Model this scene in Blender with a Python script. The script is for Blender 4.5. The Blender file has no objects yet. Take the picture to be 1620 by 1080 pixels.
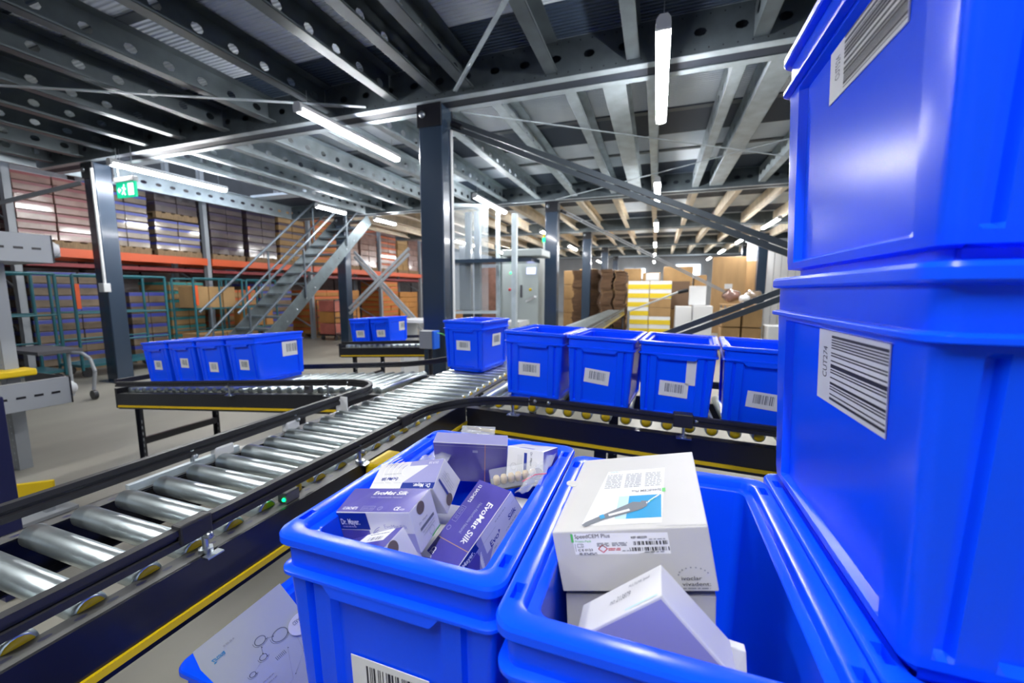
import bpy, bmesh, math, random
from mathutils import Vector, Matrix
R_ = random.Random(7)
SC = bpy.context.scene
COL = SC.collection
# ------------------------------------------------------------------ camera, world, exposure
cam_d = bpy.data.cameras.new('camera'); cam = bpy.data.objects.new('camera', cam_d); COL.objects.link(cam)
SC.camera = cam
cam_d.sensor_width = 36; cam_d.lens = 14.32; cam_d.clip_start = 0.02; cam_d.clip_end = 120
cam_d.dof.use_dof = True; cam_d.dof.focus_distance = 0.72; cam_d.dof.aperture_fstop = 4.5
PT, RO, GY = 0.122, -0.0022, 0.3388
fw = Vector((0, math.cos(PT), -math.sin(PT))); rt = Vector((1, 0, 0)); dn = Vector((0, -math.sin(PT), -math.cos(PT)))
r2 = rt*math.cos(RO) + dn*math.sin(RO); d2 = dn*math.cos(RO) - rt*math.sin(RO)
G = Matrix.Rotation(GY, 3, 'Z')
rr, uu, bb = G @ r2, G @ (-d2), G @ (-fw)
cam.matrix_world = Matrix(((rr.x, uu.x, bb.x, 0), (rr.y, uu.y, bb.y, 0), (rr.z, uu.z, bb.z, 1.32), (0, 0, 0, 1)))
W = bpy.data.worlds.new('world'); SC.world = W; W.use_nodes = True
W.node_tree.nodes['Background'].inputs[0].default_value = (0.75, 0.85, 1.0, 1)
W.node_tree.nodes['Background'].inputs[1].default_value = 0.35
SC.view_settings.view_transform = 'Standard'; SC.view_settings.look = 'None'
SC.view_settings.gamma = 1; SC.view_settings.exposure = 2.5
LAMP = 31.0      # strength of the LED tubes
SC.cycles.use_denoising = True
SC.cycles.max_bounces = 8; SC.cycles.transparent_max_bounces = 12
SC.cycles.sample_clamp_indirect = 6

# ------------------------------------------------------------------ materials
def mat(name, col, rough=.5, metal=0, emit=0, coat=0, alpha=1, noise=0, nscale=8, bump=0, bscale=60, stretch=(1,1,1), trans=0, spec=.5, sss=0):
    m = bpy.data.materials.new(name); m.use_nodes = True
    nt = m.node_tree; b = nt.nodes['Principled BSDF']
    b.inputs['Base Color'].default_value = (*col, 1); b.inputs['Roughness'].default_value = rough
    b.inputs['Metallic'].default_value = metal; b.inputs['Coat Weight'].default_value = coat
    b.inputs['Coat Roughness'].default_value = .08
    b.inputs['Alpha'].default_value = alpha; b.inputs['Transmission Weight'].default_value = trans
    b.inputs['Specular IOR Level'].default_value = spec
    if emit:
        b.inputs['Emission Color'].default_value = (*col, 1); b.inputs['Emission Strength'].default_value = emit
    if noise or bump:
        tc = nt.nodes.new('ShaderNodeTexCoord'); mp = nt.nodes.new('ShaderNodeMapping')
        mp.inputs['Scale'].default_value = stretch; nt.links.new(tc.outputs['Object'], mp.inputs[0])
        nz = nt.nodes.new('ShaderNodeTexNoise'); nz.inputs['Scale'].default_value = nscale; nz.inputs['Detail'].default_value = 5
        nt.links.new(mp.outputs[0], nz.inputs[0])
        if noise:
            r = nt.nodes.new('ShaderNodeValToRGB')
            r.color_ramp.elements[0].position = .3; r.color_ramp.elements[1].position = .7
            r.color_ramp.elements[0].color = (*[c*(1-noise) for c in col], 1)
            r.color_ramp.elements[1].color = (*[min(1, c*(1+noise)) for c in col], 1)
            nt.links.new(nz.outputs[0], r.inputs[0]); nt.links.new(r.outputs[0], b.inputs['Base Color'])
        if bump:
            n2 = nt.nodes.new('ShaderNodeTexNoise'); n2.inputs['Scale'].default_value = bscale; n2.inputs['Detail'].default_value = 3
            nt.links.new(mp.outputs[0], n2.inputs[0])
            bp = nt.nodes.new('ShaderNodeBump'); bp.inputs['Strength'].default_value = bump; bp.inputs['Distance'].default_value = .01
            nt.links.new(n2.outputs[0], bp.inputs['Height']); nt.links.new(bp.outputs[0], b.inputs['Normal'])
    return m
BLUE = mat('blue_plastic', (.002, .078, 1.0), .24, bump=.015, bscale=30, spec=.3)
BLUE_D = mat('blue_plastic_slot', (.002, .01, .25), .5)
WHITE = mat('white_paper', (.66, .67, .68), .45)
BLACK_INK = mat('black_ink', (.012, .012, .02), .5)
GREY_INK = mat('grey_ink', (0.14, 0.154, 0.182), .5)
LGREY_INK = mat('pale_grey_ink', (0.39, 0.405, 0.42), .5)
PURPLE = mat('purple_print', (0.0775, 0.0651, 0.347), .3, coat=.8, noise=.12, nscale=25)
LAVENDER = mat('lavender_print_and_shade', (0.294, 0.294, 0.546), .35, coat=.6)  # print colour, also the shade on the slim white box's front
NAVY_P = mat('navy_print', (0.008, 0.028, 0.256), .3, coat=.6)
CARTON_W = mat('white_carton', (.66, .66, .68), .38, coat=.4)
WHITE_INK = mat('white_ink', (.80, .80, .83), .4)
CYAN = mat('cyan_print', (0, 0.27, 0.54), .4)
PALECYAN = mat('pale_cyan_print', (0.44, 0.64, 0.704), .4)
GREEN_P = mat('green_print', (0.096, 0.496, 0.12), .4)
RED_P = mat('red_print', (0.6, 0.04, 0.048), .4)
HOLE_B = mat('brown_opening', (.12, .09, .09), .7)
GALV = mat('galvanised_steel', (0.44, 0.48, 0.512), .28, 1, noise=.28, nscale=9, stretch=(1, 1, 1), bump=.05, bscale=25)
GALV_C = mat('galvanised_channel', (.43, .50, .54), .42, .4, noise=.2, nscale=5)
GALV_D = mat('dark_galvanised_channel', (0.102, 0.12, 0.138), .45, .5, noise=.25, nscale=4)
ROLL = mat('zinc_roller', (0.45, 0.51, 0.525), .3, .85, noise=.18, nscale=14, bump=.06, bscale=18)
BLACK = mat('black_steel', (0.0072, 0.0078, 0.0132), .32, .1, coat=.15, bump=.02)
RUBBER = mat('black_plastic_rail', (0.0132, 0.0132, 0.0168), .45)
YEL = mat('yellow_plastic', (0.6, 0.413, 0), .45)
BRACEM = mat('dark_grey_brace_paint', (0.054, 0.0675, 0.081), .35, .3)
SLATE = mat('slate_blue_paint', (0.0234, 0.0414, 0.072), .26, .2, coat=.3)
NAVY = mat('navy_paint', (0.0042, 0.007, 0.056), .4)
ORANGE = mat('orange_paint', (0.562, 0.075, 0.0112), .4)
TEAL = mat('teal_paint', (0.0084, 0.091, 0.112), .4)
GREYP = mat('light_grey_paint', (0.252, 0.27, 0.294), .45)
CABW = mat('pale_grey_enamel', (0.372, 0.42, 0.42), .4)
KRAFT = mat('kraft_cardboard', (0.315, 0.189, 0.077), .75, noise=.15, nscale=3)
KRAFT_O = mat('orange_cardboard', (0.372, 0.162, 0.036), .7, noise=.15, nscale=3)
KRAFT_D = mat('brown_cardboard_edges', (0.119, 0.063, 0.0315), .8, noise=.45, nscale=6, stretch=(1, 1, 9))
KRAFT_L = mat('pale_wrapped_carton', (0.165, 0.121, 0.0825), .22, noise=.25, nscale=5, coat=.8, bump=.5, bscale=9)
KRAFT_P = mat('pink_wrapped_carton', (0.198, 0.11, 0.088), .22, noise=.25, nscale=5, coat=.8, bump=.5, bscale=9)
KRAFT_K = mat('dark_wrapped_carton', (0.06, 0.042, 0.039), .28, noise=.4, nscale=5, coat=.9, bump=.6, bscale=9)
BAND_B = mat('blue_carton_band', (0.035, 0.049, 0.28), .4, coat=.5)
BAND_R = mat('red_carton_band', (0.154, 0.0175, 0.021), .4, coat=.5)
BAND_K = mat('dark_carton_band', (0.035, 0.021, 0.049), .4, coat=.5)
BAND_O = mat('orange_carton_band', (0.49, 0.098, 0.021), .5)
YELBOX = mat('yellow_print', (0.68, 0.496, 0.016), .5)
WOOD = mat('pallet_wood', (0.21, 0.138, 0.072), .8, noise=.3, nscale=10, stretch=(1, 8, 1))
PLY = mat('plywood_panel', (0.465, 0.285, 0.128), .6, noise=.12, nscale=2, stretch=(3, 3, .5))
GLOW = mat('led_diffuser', (1, 1, 1), .5, emit=LAMP)
LEDG = mat('green_led', (.0, .9, .12), .5, emit=1.2)
SCREEN = mat('lit_screen', (.45, .5, .95), .5, emit=.35)
SIGNG = mat('green_sign', (.0, .42, .22), .5, emit=.22)
SIGNW = mat('white_sign_symbol', (.8, .95, .9), .5, emit=.3)
LAMPH = mat('white_lamp_housing', (0.54, 0.555, 0.57), .4)
TOOTH = mat('beige_resin', (0.64, 0.496, 0.304), .35, coat=.5, noise=.12, nscale=80)
CLEAR = mat('clear_plastic', (.9, .94, 1), .08, alpha=.22, coat=1, bump=.35, bscale=45)
CLEAR2 = mat('clear_hard_plastic', (.9, .95, 1), .05, alpha=.16, coat=1)
RIBBON = mat('pink_zip', (0.72, 0.12, 0.2), .4)
DGREY = mat('dark_grey_plastic', (.06, .06, .07), .5)
WINDOW = mat('bright_daylight_window', (.75, .85, .95), .5, emit=.6)
def floor_mat():
    m = mat('worn_concrete', (0.22, 0.21, 0.177), .38, noise=.22, nscale=1.2, bump=.04, bscale=30, stretch=(1, .45, 1)); return m
CONC = floor_mat()
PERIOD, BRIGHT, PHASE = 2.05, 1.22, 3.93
def deck_mat():
    m = bpy.data.materials.new('steel_deck'); m.use_nodes = True; nt = m.node_tree; b = nt.nodes['Principled BSDF']
    b.inputs['Roughness'].default_value = .5; b.inputs['Metallic'].default_value = .0
    tc = nt.nodes.new('ShaderNodeTexCoord'); sp = nt.nodes.new('ShaderNodeSeparateXYZ'); nt.links.new(tc.outputs['Object'], sp.inputs[0])
    # bright rows alternating with dark ones along the deck
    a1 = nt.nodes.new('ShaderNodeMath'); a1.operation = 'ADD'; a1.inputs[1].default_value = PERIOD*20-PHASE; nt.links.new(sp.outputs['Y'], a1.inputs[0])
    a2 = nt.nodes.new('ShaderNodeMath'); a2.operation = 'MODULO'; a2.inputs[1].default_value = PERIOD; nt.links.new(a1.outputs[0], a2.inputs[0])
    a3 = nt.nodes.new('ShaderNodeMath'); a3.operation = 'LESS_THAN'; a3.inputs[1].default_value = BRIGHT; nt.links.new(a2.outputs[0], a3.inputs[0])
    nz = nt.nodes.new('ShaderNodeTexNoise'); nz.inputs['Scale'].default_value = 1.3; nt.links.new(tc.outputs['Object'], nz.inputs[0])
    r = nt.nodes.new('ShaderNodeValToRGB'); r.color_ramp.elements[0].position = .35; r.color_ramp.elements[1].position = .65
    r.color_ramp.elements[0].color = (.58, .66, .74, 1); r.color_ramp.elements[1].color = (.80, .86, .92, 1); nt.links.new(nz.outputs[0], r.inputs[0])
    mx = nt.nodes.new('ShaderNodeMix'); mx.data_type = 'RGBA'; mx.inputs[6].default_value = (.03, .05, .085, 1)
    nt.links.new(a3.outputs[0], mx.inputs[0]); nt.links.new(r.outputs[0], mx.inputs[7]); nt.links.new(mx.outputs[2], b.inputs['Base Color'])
    wv = nt.nodes.new('ShaderNodeTexWave'); wv.wave_type = 'BANDS'; wv.bands_direction = 'Y'; wv.inputs['Scale'].default_value = 8
    nt.links.new(tc.outputs['Object'], wv.inputs[0])
    bp = nt.nodes.new('ShaderNodeBump'); bp.inputs['Strength'].default_value = .7; bp.inputs['Distance'].default_value = .02
    nt.links.new(wv.outputs['Fac'], bp.inputs['Height']); nt.links.new(bp.outputs[0], b.inputs['Normal'])
    return m
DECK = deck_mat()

# ------------------------------------------------------------------ mesh helpers
class MB:
    def __init__(s): s.v = []; s.f = []; s.sm = []
    def add(s, vs, fs, smooth=False):
        n = len(s.v); s.v += [tuple(v) for v in vs]; s.f += [tuple(i+n for i in f) for f in fs]; s.sm += [smooth]*len(fs); return s
    def hexa(s, c):   # 8 corners index i+2j+4k
        return s.add(c, [(0, 2, 3, 1), (4, 5, 7, 6), (0, 1, 5, 4), (2, 6, 7, 3), (0, 4, 6, 2), (1, 3, 7, 5)])
    def box(s, x0, x1, y0, y1, z0, z1):
        return s.hexa([(x, y, z) for z in (z0, z1) for y in (y0, y1) for x in (x0, x1)])
    def bar(s, a, b, w, h, up=(0, 0, 1)):   # rectangular bar from a to b, w sideways, h along up, centred
        a = Vector(a); b = Vector(b); d = (b-a).normalized(); up = Vector(up)
        sd = d.cross(up)
        if sd.length < 1e-4: sd = d.cross(Vector((0, 1, 0)))
        sd.normalize(); u = sd.cross(d)
        c = []
        for k in (-1, 1):
            for j in (0, 1):
                for i in (-1, 1):
                    c.append((a if j == 0 else b) + sd*(i*w/2) + u*(k*h/2))
        return s.hexa(c)
    def cyl(s, a, b, r, n=14, r2=None, caps=True):
        a = Vector(a); b = Vector(b); d = (b-a).normalized()
        t = Vector((0, 0, 1)) if abs(d.z) < .9 else Vector((1, 0, 0))
        x = d.cross(t).normalized(); y = d.cross(x); r2 = r if r2 is None else r2
        vs = []
        for p, q in ((a, r), (b, r2)):
            for i in range(n):
                an = 2*math.pi*i/n; vs.append(p + x*(q*math.cos(an)) + y*(q*math.sin(an)))
        s.add(vs, [(i, i+n, (i+1) % n+n, (i+1) % n) for i in range(n)], True)
        if caps: s.add(vs, [tuple(range(n)), tuple(range(2*n-1, n-1, -1))])
        return s
    def lathe(s, a, d, prof, n=18):   # prof: list (t,r) along direction d from a
        a = Vector(a); d = Vector(d).normalized(); t = Vector((0, 0, 1)) if abs(d.z) < .9 else Vector((1, 0, 0))
        x = d.cross(t).normalized(); y = d.cross(x); vs = []
        for (l, r) in prof:
            for i in range(n):
                an = 2*math.pi*i/n; vs.append(a + d*l + x*(r*math.cos(an)) + y*(r*math.sin(an)))
        fs = [(k*n+i, (k+1)*n+i, (k+1)*n+(i+1) % n, k*n+(i+1) % n) for k in range(len(prof)-1) for i in range(n)]
        return s.add(vs, fs, True)
    def sweep(s, pts, prof, closed_ends=True):   # horizontal-ish sweep: prof (side, up)
        pts = [Vector(p) for p in pts]; n = len(prof); vs = []
        for i, p in enumerate(pts):
            d = (pts[min(i+1, len(pts)-1)] - pts[max(i-1, 0)]).normalized()
            sd = d.cross(Vector((0, 0, 1))).normalized()
            for (a, b) in prof: vs.append(p + sd*a + Vector((0, 0, 1))*b)
        fs = [(k*n+i, k*n+(i+1) % n, (k+1)*n+(i+1) % n, (k+1)*n+i) for k in range(len(pts)-1) for i in range(n)]
        s.add(vs, fs)
        if closed_ends: s.add(vs, [tuple(range(n)), tuple(range(len(vs)-1, len(vs)-n-1, -1))])
        return s
    def perf(s, o, d, u, L, H, pitch, rx, rz, zc=.5, rows=1):   # strip with real holes; o origin, d along, u up
        o = Vector(o); d = Vector(d); u = Vector(u); n = max(1, int(L/pitch)); p = L/n
        for i in range(n):
            c = o + d*(p*(i+.5)) + u*(H*zc)
            lo, hi = -H*zc, H*(1-zc)
            out = [(-p/2, lo), (0, lo), (p/2, lo), (p/2, 0), (p/2, hi), (0, hi), (-p/2, hi), (-p/2, 0)]
            q = .7071
            inn = [(-rx*q, -rz*q), (0, -rz), (rx*q, -rz*q), (rx, 0), (rx*q, rz*q), (0, rz), (-rx*q, rz*q), (-rx, 0)]
            vs = [c + d*a + u*b for a, b in out+inn]
            s.add(vs, [(k, (k+1) % 8, 8+(k+1) % 8, 8+k) for k in range(8)])
        return s
    def build(s, name, m, parent=None, bevel=0, seg=2, smooth=None):
        me = bpy.data.meshes.new(name); me.from_pydata(s.v, [], s.f)
        for p, q in zip(me.polygons, s.sm): p.use_smooth = q
        me.materials.append(m); me.validate(); me.update()
        bm = bmesh.new(); bm.from_mesh(me); bmesh.ops.recalc_face_normals(bm, faces=bm.faces); bm.to_mesh(me); bm.free()
        o = bpy.data.objects.new(name, me); COL.objects.link(o)
        if parent: o.parent = parent
        if bevel:
            b = o.modifiers.new('bevel', 'BEVEL'); b.width = bevel; b.segments = seg; b.limit_method = 'ANGLE'; b.angle_limit = .6
        return o
def box_obj(name, m, parent, *a, bevel=0): return MB().box(*a).build(name, m, parent, bevel)
def tag(o, label, cat, group=None, kind=None):
    o['label'] = label; o['category'] = cat
    if group: o['group'] = group
    if kind: o['kind'] = kind
    return o
def thing(name, loc, label, cat, group=None, rz=0):
    o = bpy.data.objects.new(name, None); COL.objects.link(o); o.empty_display_size = .05
    o.location = loc; o.rotation_euler = (0, 0, rz); return tag(o, label, cat, group)
def struct(o): o['kind'] = 'structure'; return o
def copy_tree(o, parent=None):
    c = o.copy(); COL.objects.link(c); c.parent = parent
    for ch in list(o.children):
        copy_tree(ch, c)
    return c
TXT = {}
def text_verts(s, bold=False, shear=0, spacing=1.0):
    k = (s, bold, shear, spacing)
    if k in TXT: return TXT[k]
    cu = bpy.data.curves.new('t', 'FONT'); cu.body = s; cu.size = 1; cu.shear = shear; cu.space_character = spacing
    cu.resolution_u = 3
    if bold: cu.offset = .018
    ob = bpy.data.objects.new('t', cu); COL.objects.link(ob)
    me = bpy.data.meshes.new_from_object(ob.evaluated_get(bpy.context.evaluated_depsgraph_get()))
    vs = [tuple(v.co) for v in me.vertices]; fs = [tuple(p.vertices) for p in me.polygons]
    bpy.data.objects.remove(ob); bpy.data.curves.remove(cu); bpy.data.meshes.remove(me)
    if vs:
        x0 = min(v[0] for v in vs); x1 = max(v[0] for v in vs)
        vs = [(v[0]-x0, v[1]) for v in vs]; w = x1-x0
    else: w = 1
    TXT[k] = (vs, fs, w); return TXT[k]
class Face:
    """bilinear map of (u,v) in 0..1 onto a quad; w, h are its real sizes"""
    def __init__(s, p00, p10, p11, p01):
        s.p = [Vector(q) for q in (p00, p10, p11, p01)]
        s.n = ((s.p[1]-s.p[0]).cross(s.p[3]-s.p[0])).normalized()
        s.w = ((s.p[1]-s.p[0]).length+(s.p[2]-s.p[3]).length)/2; s.h = ((s.p[3]-s.p[0]).length+(s.p[2]-s.p[1]).length)/2
        s.mb = {}
    def at(s, u, v, l=0):
        a, b, c, d = s.p
        return a*(1-u)*(1-v) + b*u*(1-v) + c*u*v + d*(1-u)*v + s.n*l
    def _m(s, m): return s.mb.setdefault(m, MB())
    def poly(s, m, uv, l=.0004): s._m(m).add([s.at(u, v, l) for u, v in uv], [tuple(range(len(uv)))])
    def rect(s, m, u0, u1, v0, v1, l=.0004, n=1):
        for i in range(n):
            a = u0+(u1-u0)*i/n; b = u0+(u1-u0)*(i+1)/n; s.poly(m, [(a, v0), (b, v0), (b, v1), (a, v1)], l)
    def text(s, m, t, u, v, size, wid=None, bold=False, shear=0, flip=False, rot=0, l=.0007, spacing=1.0):
        """size = cap height in v units approx; wid = width in u units (None keeps the aspect)"""
        vs, fs, w = text_verts(t, bold, shear, spacing)
        H = size*s.h/.7; sx = H if wid is None else wid*(s.w if rot == 0 else s.h)/w
        out = []
        for x, y in vs:
            X, Y = x*sx, y*H
            if rot == 90: X, Y = -Y, X
            if rot == -90: X, Y = Y, -X
            if flip: X, Y = -X, -Y
            out.append(s.at(u+X/s.w, v+Y/s.h, l))
        s._m(m).add(out, fs)
    def ring(s, m, u, v, r, th, a0=0, a1=360, n=36, l=.0006, wob=0, asp=1):
        vs = []; fs = []
        for i in range(n+1):
            a = math.radians(a0+(a1-a0)*i/n)
            for q in (r, r-th): vs.append(s.at(u+q*math.cos(a)/s.w, v+q*asp*math.sin(a)/s.h, l))
        for i in range(n): fs.append((2*i, 2*i+2, 2*i+3, 2*i+1))
        s._m(m).add(vs, fs)
    def disc(s, m, u, v, r, n=24, l=.0006, a0=0, a1=360, asp=1):
        s._m(m).add([s.at(u+r*math.cos(math.radians(a0+(a1-a0)*i/n))/s.w, v+r*asp*math.sin(math.radians(a0+(a1-a0)*i/n))/s.h, l) for i in range(n)], [tuple(range(n))])
    def line(s, m, pts, th, l=.0006):
        for (u0, v0), (u1, v1) in zip(pts, pts[1:]):
            a = s.at(u0, v0, l); b = s.at(u1, v1, l); d = (b-a).normalized(); q = d.cross(s.n)*th/2
            s._m(m).add([a-q, b-q, b+q, a+q], [(0, 1, 2, 3)])
    def bars(s, m, u0, u1, v0, v1, n, seed=1, vert=True, l=.0007):
        rr = random.Random(seed); x = 0; L = []
        while x < 1:
            w = rr.choice((1, 1, 2, 3))/n; L.append((x, min(1, x+w))); x += w+rr.choice((1, 1, 2, 3))/n
        for a, b in L:
            if vert: s.poly(m, [(u0+(u1-u0)*a, v0), (u0+(u1-u0)*b, v0), (u0+(u1-u0)*b, v1), (u0+(u1-u0)*a, v1)], l)
            else: s.poly(m, [(u0, v0+(v1-v0)*a), (u1, v0+(v1-v0)*a), (u1, v0+(v1-v0)*b), (u0, v0+(v1-v0)*b)], l)
    def words(s, m, u0, u1, v, h, seed=1, l=.0007):   # unreadably small print: tiny dashes
        rr = random.Random(seed); x = u0
        while x < u1:
            w = rr.uniform(.012, .05); e = min(u1, x+w); s.poly(m, [(x, v), (e, v), (e, v+h), (x, v+h)], l); x = e+.008
    NAMES = {}
    def flush(s, parent):
        for m, mb in s.mb.items():
            nm = {'white_ink': 'white_lettering', 'black_ink': 'black_print', 'grey_ink': 'grey_print', 'pale_grey_ink': 'small_print'}.get(m.name, m.name)
            mb.build(nm, m, parent)
        s.mb = {}

# ------------------------------------------------------------------ setting
DX0, DX1, YB = -15, 9, 26
fl = struct(box_obj('floor', CONC, None, DX0, DX1, -4.5, YB, -.1, 0))
ce = MB()
ce.box(-8.6, DX1, -4.4, 3.67, 3.37, 3.42)
ce.box(-6.35, DX1, 3.67, 8.07, 3.37, 3.42); ce.box(-8.6, -6.35, 6.9, 8.07, 3.37, 3.42); ce.box(-8.6, -7.5, 3.67, 4.6, 3.37, 3.42)
ce.box(-8.6, DX1, 8.07, YB, 3.37, 3.42)
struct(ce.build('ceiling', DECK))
WALLM = mat('pale_wall_panel', (0.385, 0.399, 0.42), .6, noise=.08, nscale=2)
WALLD = mat('dark_wall_panel', (0.036, 0.039, 0.045), .6, noise=.2, nscale=2)
struct(box_obj('wall_back', WALLM, None, DX0, DX1, YB, YB+.1, 0, 6))
struct(box_obj('wall_front', WALLM, None, DX0, DX1, -4.5, -4.4, 0, 6))
struct(box_obj('wall_left', WALLD, None, DX0-.1, DX0, -4, YB, 0, 6))
struct(box_obj('wall_right', WALLM, None, DX1, DX1+.1, 2, YB, 0, 6))
w = box_obj('window_1', WINDOW, None, 1.0, 2.3, YB-.06, YB-.02, 2.1, 2.9); struct(w)
w = box_obj('window_2', WINDOW, None, -1.9, -.7, YB-.06, YB-.02, 2.1, 2.7); struct(w)
fr = MB()
for a, b in ((1.0, 2.3), (-1.9, -.7)):
    fr.bar((a, YB-.08, 2.07), (b, YB-.08, 2.07), .06, .06); fr.bar(((a+b)/2, YB-.08, 2.1), ((a+b)/2, YB-.08, 2.8), .05, .05)
struct(fr.build('trim_1', GREYP))

# ------------------------------------------------------------------ structure: beams, joists, columns
BY = [3.67, 8.07, 12.4, 16.8, 21.2]
ORD = ['nearest', 'second', 'third', 'fourth', 'farthest']
GALV_J = mat('shaded_galvanised_steel', (0.0924, 0.113, 0.126), .38, .5, noise=.2, nscale=5)  # shaded copy of the galvanised steel, for near joists and beam webs
BEAMIN = mat('beam_gap_shade', (.02, .028, .045), .6)  # near-black colour for the shade between the twin channels
def primary(y, i):
    t = thing('primary_beam', (0, y, 3.07), ORD[i]+' twin channel steel beam spanning the hall under the ceiling', 'beam', 'primary ceiling beams')
    X0, X1 = -8.6, 8.5
    L = X1-X0
    for sgn, nm in ((-1, 'near'), (1, 'far')):
        m = MB(); yo = sgn*.14
        m.box(X0, X1, min(yo, yo-sgn*.075), max(yo, yo-sgn*.075), 0, .004)
        m.box(X0, X1, min(yo, yo-sgn*.075), max(yo, yo-sgn*.075), .296, .30)
        wb = MB()
        if i < 2: wb.perf((X0, yo, .004), (1, 0, 0), (0, 0, 1), L, .292, .19 if i else .27, .045, .03, .5)
        else: wb.box(X0, X1, yo-.002, yo+.002, .004, .296)
        wb.build('web', GALV_J, t)
        m.build('channel', GALV_C, t)
    MB().box(X0, X1, -.06, .06, .006, .28).build('gap_shade_fill', BEAMIN, t)  # filler block that carries the gap's shade in its colour
    # rows of small fixing holes, read as dots on the near web
    if i == 0:
        d = MB()
        for k in range(int(L/.095)):
            for z in (.035, .262): d.cyl((X0+.05+k*.095, -.1425, z), (X0+.05+k*.095, -.1405, z), .006, 6)
        d.build('fixing_holes', BLACK, t)
    return t
for i, y in enumerate(BY): primary(y, i)
def joist(x, y0, y1, w, hole, label, group, wide=False):
    L = y1-y0
    m = MB()
    lip = .018
    m.box(0, w, 0, L, 0, .004); m.box(0, w, 0, L, .236, .24)
    m.box(w-.003, w, 0, L, 0, lip); 
    if hole: m.perf((0, 0, 0), (0, 1, 0), (0, 0, 1), L, .24, .26, .045, .035)
    else: m.box(-.001, .001, 0, L, 0, .24)
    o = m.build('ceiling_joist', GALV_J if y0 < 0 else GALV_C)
    o.location = (x, y0, 3.112)
    return tag(o, label, 'joist', group)
nearX = [-8.2, -7.5, -6.8, -6.12, -5.46, -4.73, -4.03, -3.26, -2.49, -2.03, -1.71, -.95, -.3, .57, 1.3, 2.0, 2.8]
for x in nearX:
    joist(x, -1.4, 3.52, .10, True, 'perforated steel joist under the deck nearest the camera', 'joists before the nearest beam')
farX = [-5.9, -5.2, -4.5, -3.7, -3.0, -2.3, -1.59, -.87, -.53, -.16, .5, .77, 1.5, 2.2, 2.9, 3.6]
nm = ['joists between the nearest and second beams', 'joists between the second and third beams', 'joists between the third and fourth beams', 'joists between the fourth and farthest beams']
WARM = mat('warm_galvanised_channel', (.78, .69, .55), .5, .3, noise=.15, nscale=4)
for b in range(4):
    xs = farX if b == 0 else [-8.1+.72*k for k in range(17)]
    for x in xs:
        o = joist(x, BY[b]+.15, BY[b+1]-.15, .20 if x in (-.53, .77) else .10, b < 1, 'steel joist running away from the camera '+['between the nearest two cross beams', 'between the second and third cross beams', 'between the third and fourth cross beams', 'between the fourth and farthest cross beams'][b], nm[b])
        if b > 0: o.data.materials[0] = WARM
# cross straps under the deck (two per bay)
for i, (y, x0, x1) in enumerate([(2.2, -8.4, 5), (1.1, -8.4, 5), (5.2, -6.2, 5), (6.6, -6.2, 5)]):
    o = box_obj('deck_strap', GALV_D, None, x0, x1, y-.04, y+.04, 3.355, 3.369)
    tag(o, ['dark steel strap under the deck, second from the nearest beam', 'dark steel strap under the deck farthest forward of the nearest beam', 'dark strap across the deck just beyond the nearest beam', 'dark strap across the deck just before the second beam'][i], 'strap')
# mezzanine edge channels at the left, with oval holes
for i, (x, y0, y1) in enumerate([(-6.35, 3.82, 7.93), (-8.5, -1.4, 3.5), (-8.55, 3.82, 7.93)]):
    m = MB(); L = y1-y0
    m.perf((0, 0, 0), (0, 1, 0), (0, 0, 1), L, .3, .22, .05, .03); m.box(0, .07, 0, L, 0, .004); m.box(0, .07, 0, L, .296, .3)
    o = m.build('edge_beam', GALV_C); o.location = (x, y0, 3.06)
    tag(o, ['grey perforated edge channel right of the stair opening', 'grey edge channel above the striped pallets at the far left', 'grey perforated edge channel behind the stairs in front of the rack'][i], 'beam')
def column(x, y, label, cap=True):
    t = thing('steel_column', (x, y, 0), label, 'column', 'steel columns carrying the deck')
    MB().box(-.125, .125, -.10, .10, .012, 3.06).build('shaft', SLATE, t, .012, 3)
    box_obj('base_plate', SLATE, t, -.2, .2, -.17, .17, 0, .012)
    m = MB(); m.box(-.127, .127, -.118, -.101, 2.86, 3.06); m.box(-.127, .127, .101, .118, 2.86, 3.06)
    m.build('cap_bracket', BLACK, t)
    b = MB()
    for dx in (-.07,):
        b.lathe((dx, -.118, 2.97), (0, -1, 0), [(0, .032), (.012, .030), (.02, .018), (.022, 0.001)])
    b.build('bolt_head', GALV, t)
    return t
c1 = column(-2.085, 3.67, 'tall dark blue steel column standing left of centre, nearest of the middle row')
c0 = column(-7.44, 3.67, 'dark slate steel column beside the exit sign at left')
column(-7.14, 8.07, 'dark steel column standing behind the metal stairs')
column(-2.0, 8.07, 'dark steel column right of the pale grey cabinet')
column(-2.0, 12.4, 'dark steel column in front of the brown cardboard stacks')
column(-2.0, 16.8, 'slim far column just right of the one by the cardboard stacks')
column(-2.0, 21.2, 'farthest slim column of the middle row')
column(2.95, 16.8, 'dark steel column far right in front of the plywood panels')
column(2.95, 14.3, 'dark steel column far right beside the blue bin stack')
column(3.2, 3.67, 'steel column hidden behind the blue bin stack at right')
# white strip put in for the bright reflection on the main column's right side
s = box_obj('reflection_strip', LAMPH, c1, .126, .140, .055, .1, .4, 2.88, bevel=.004)
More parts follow.
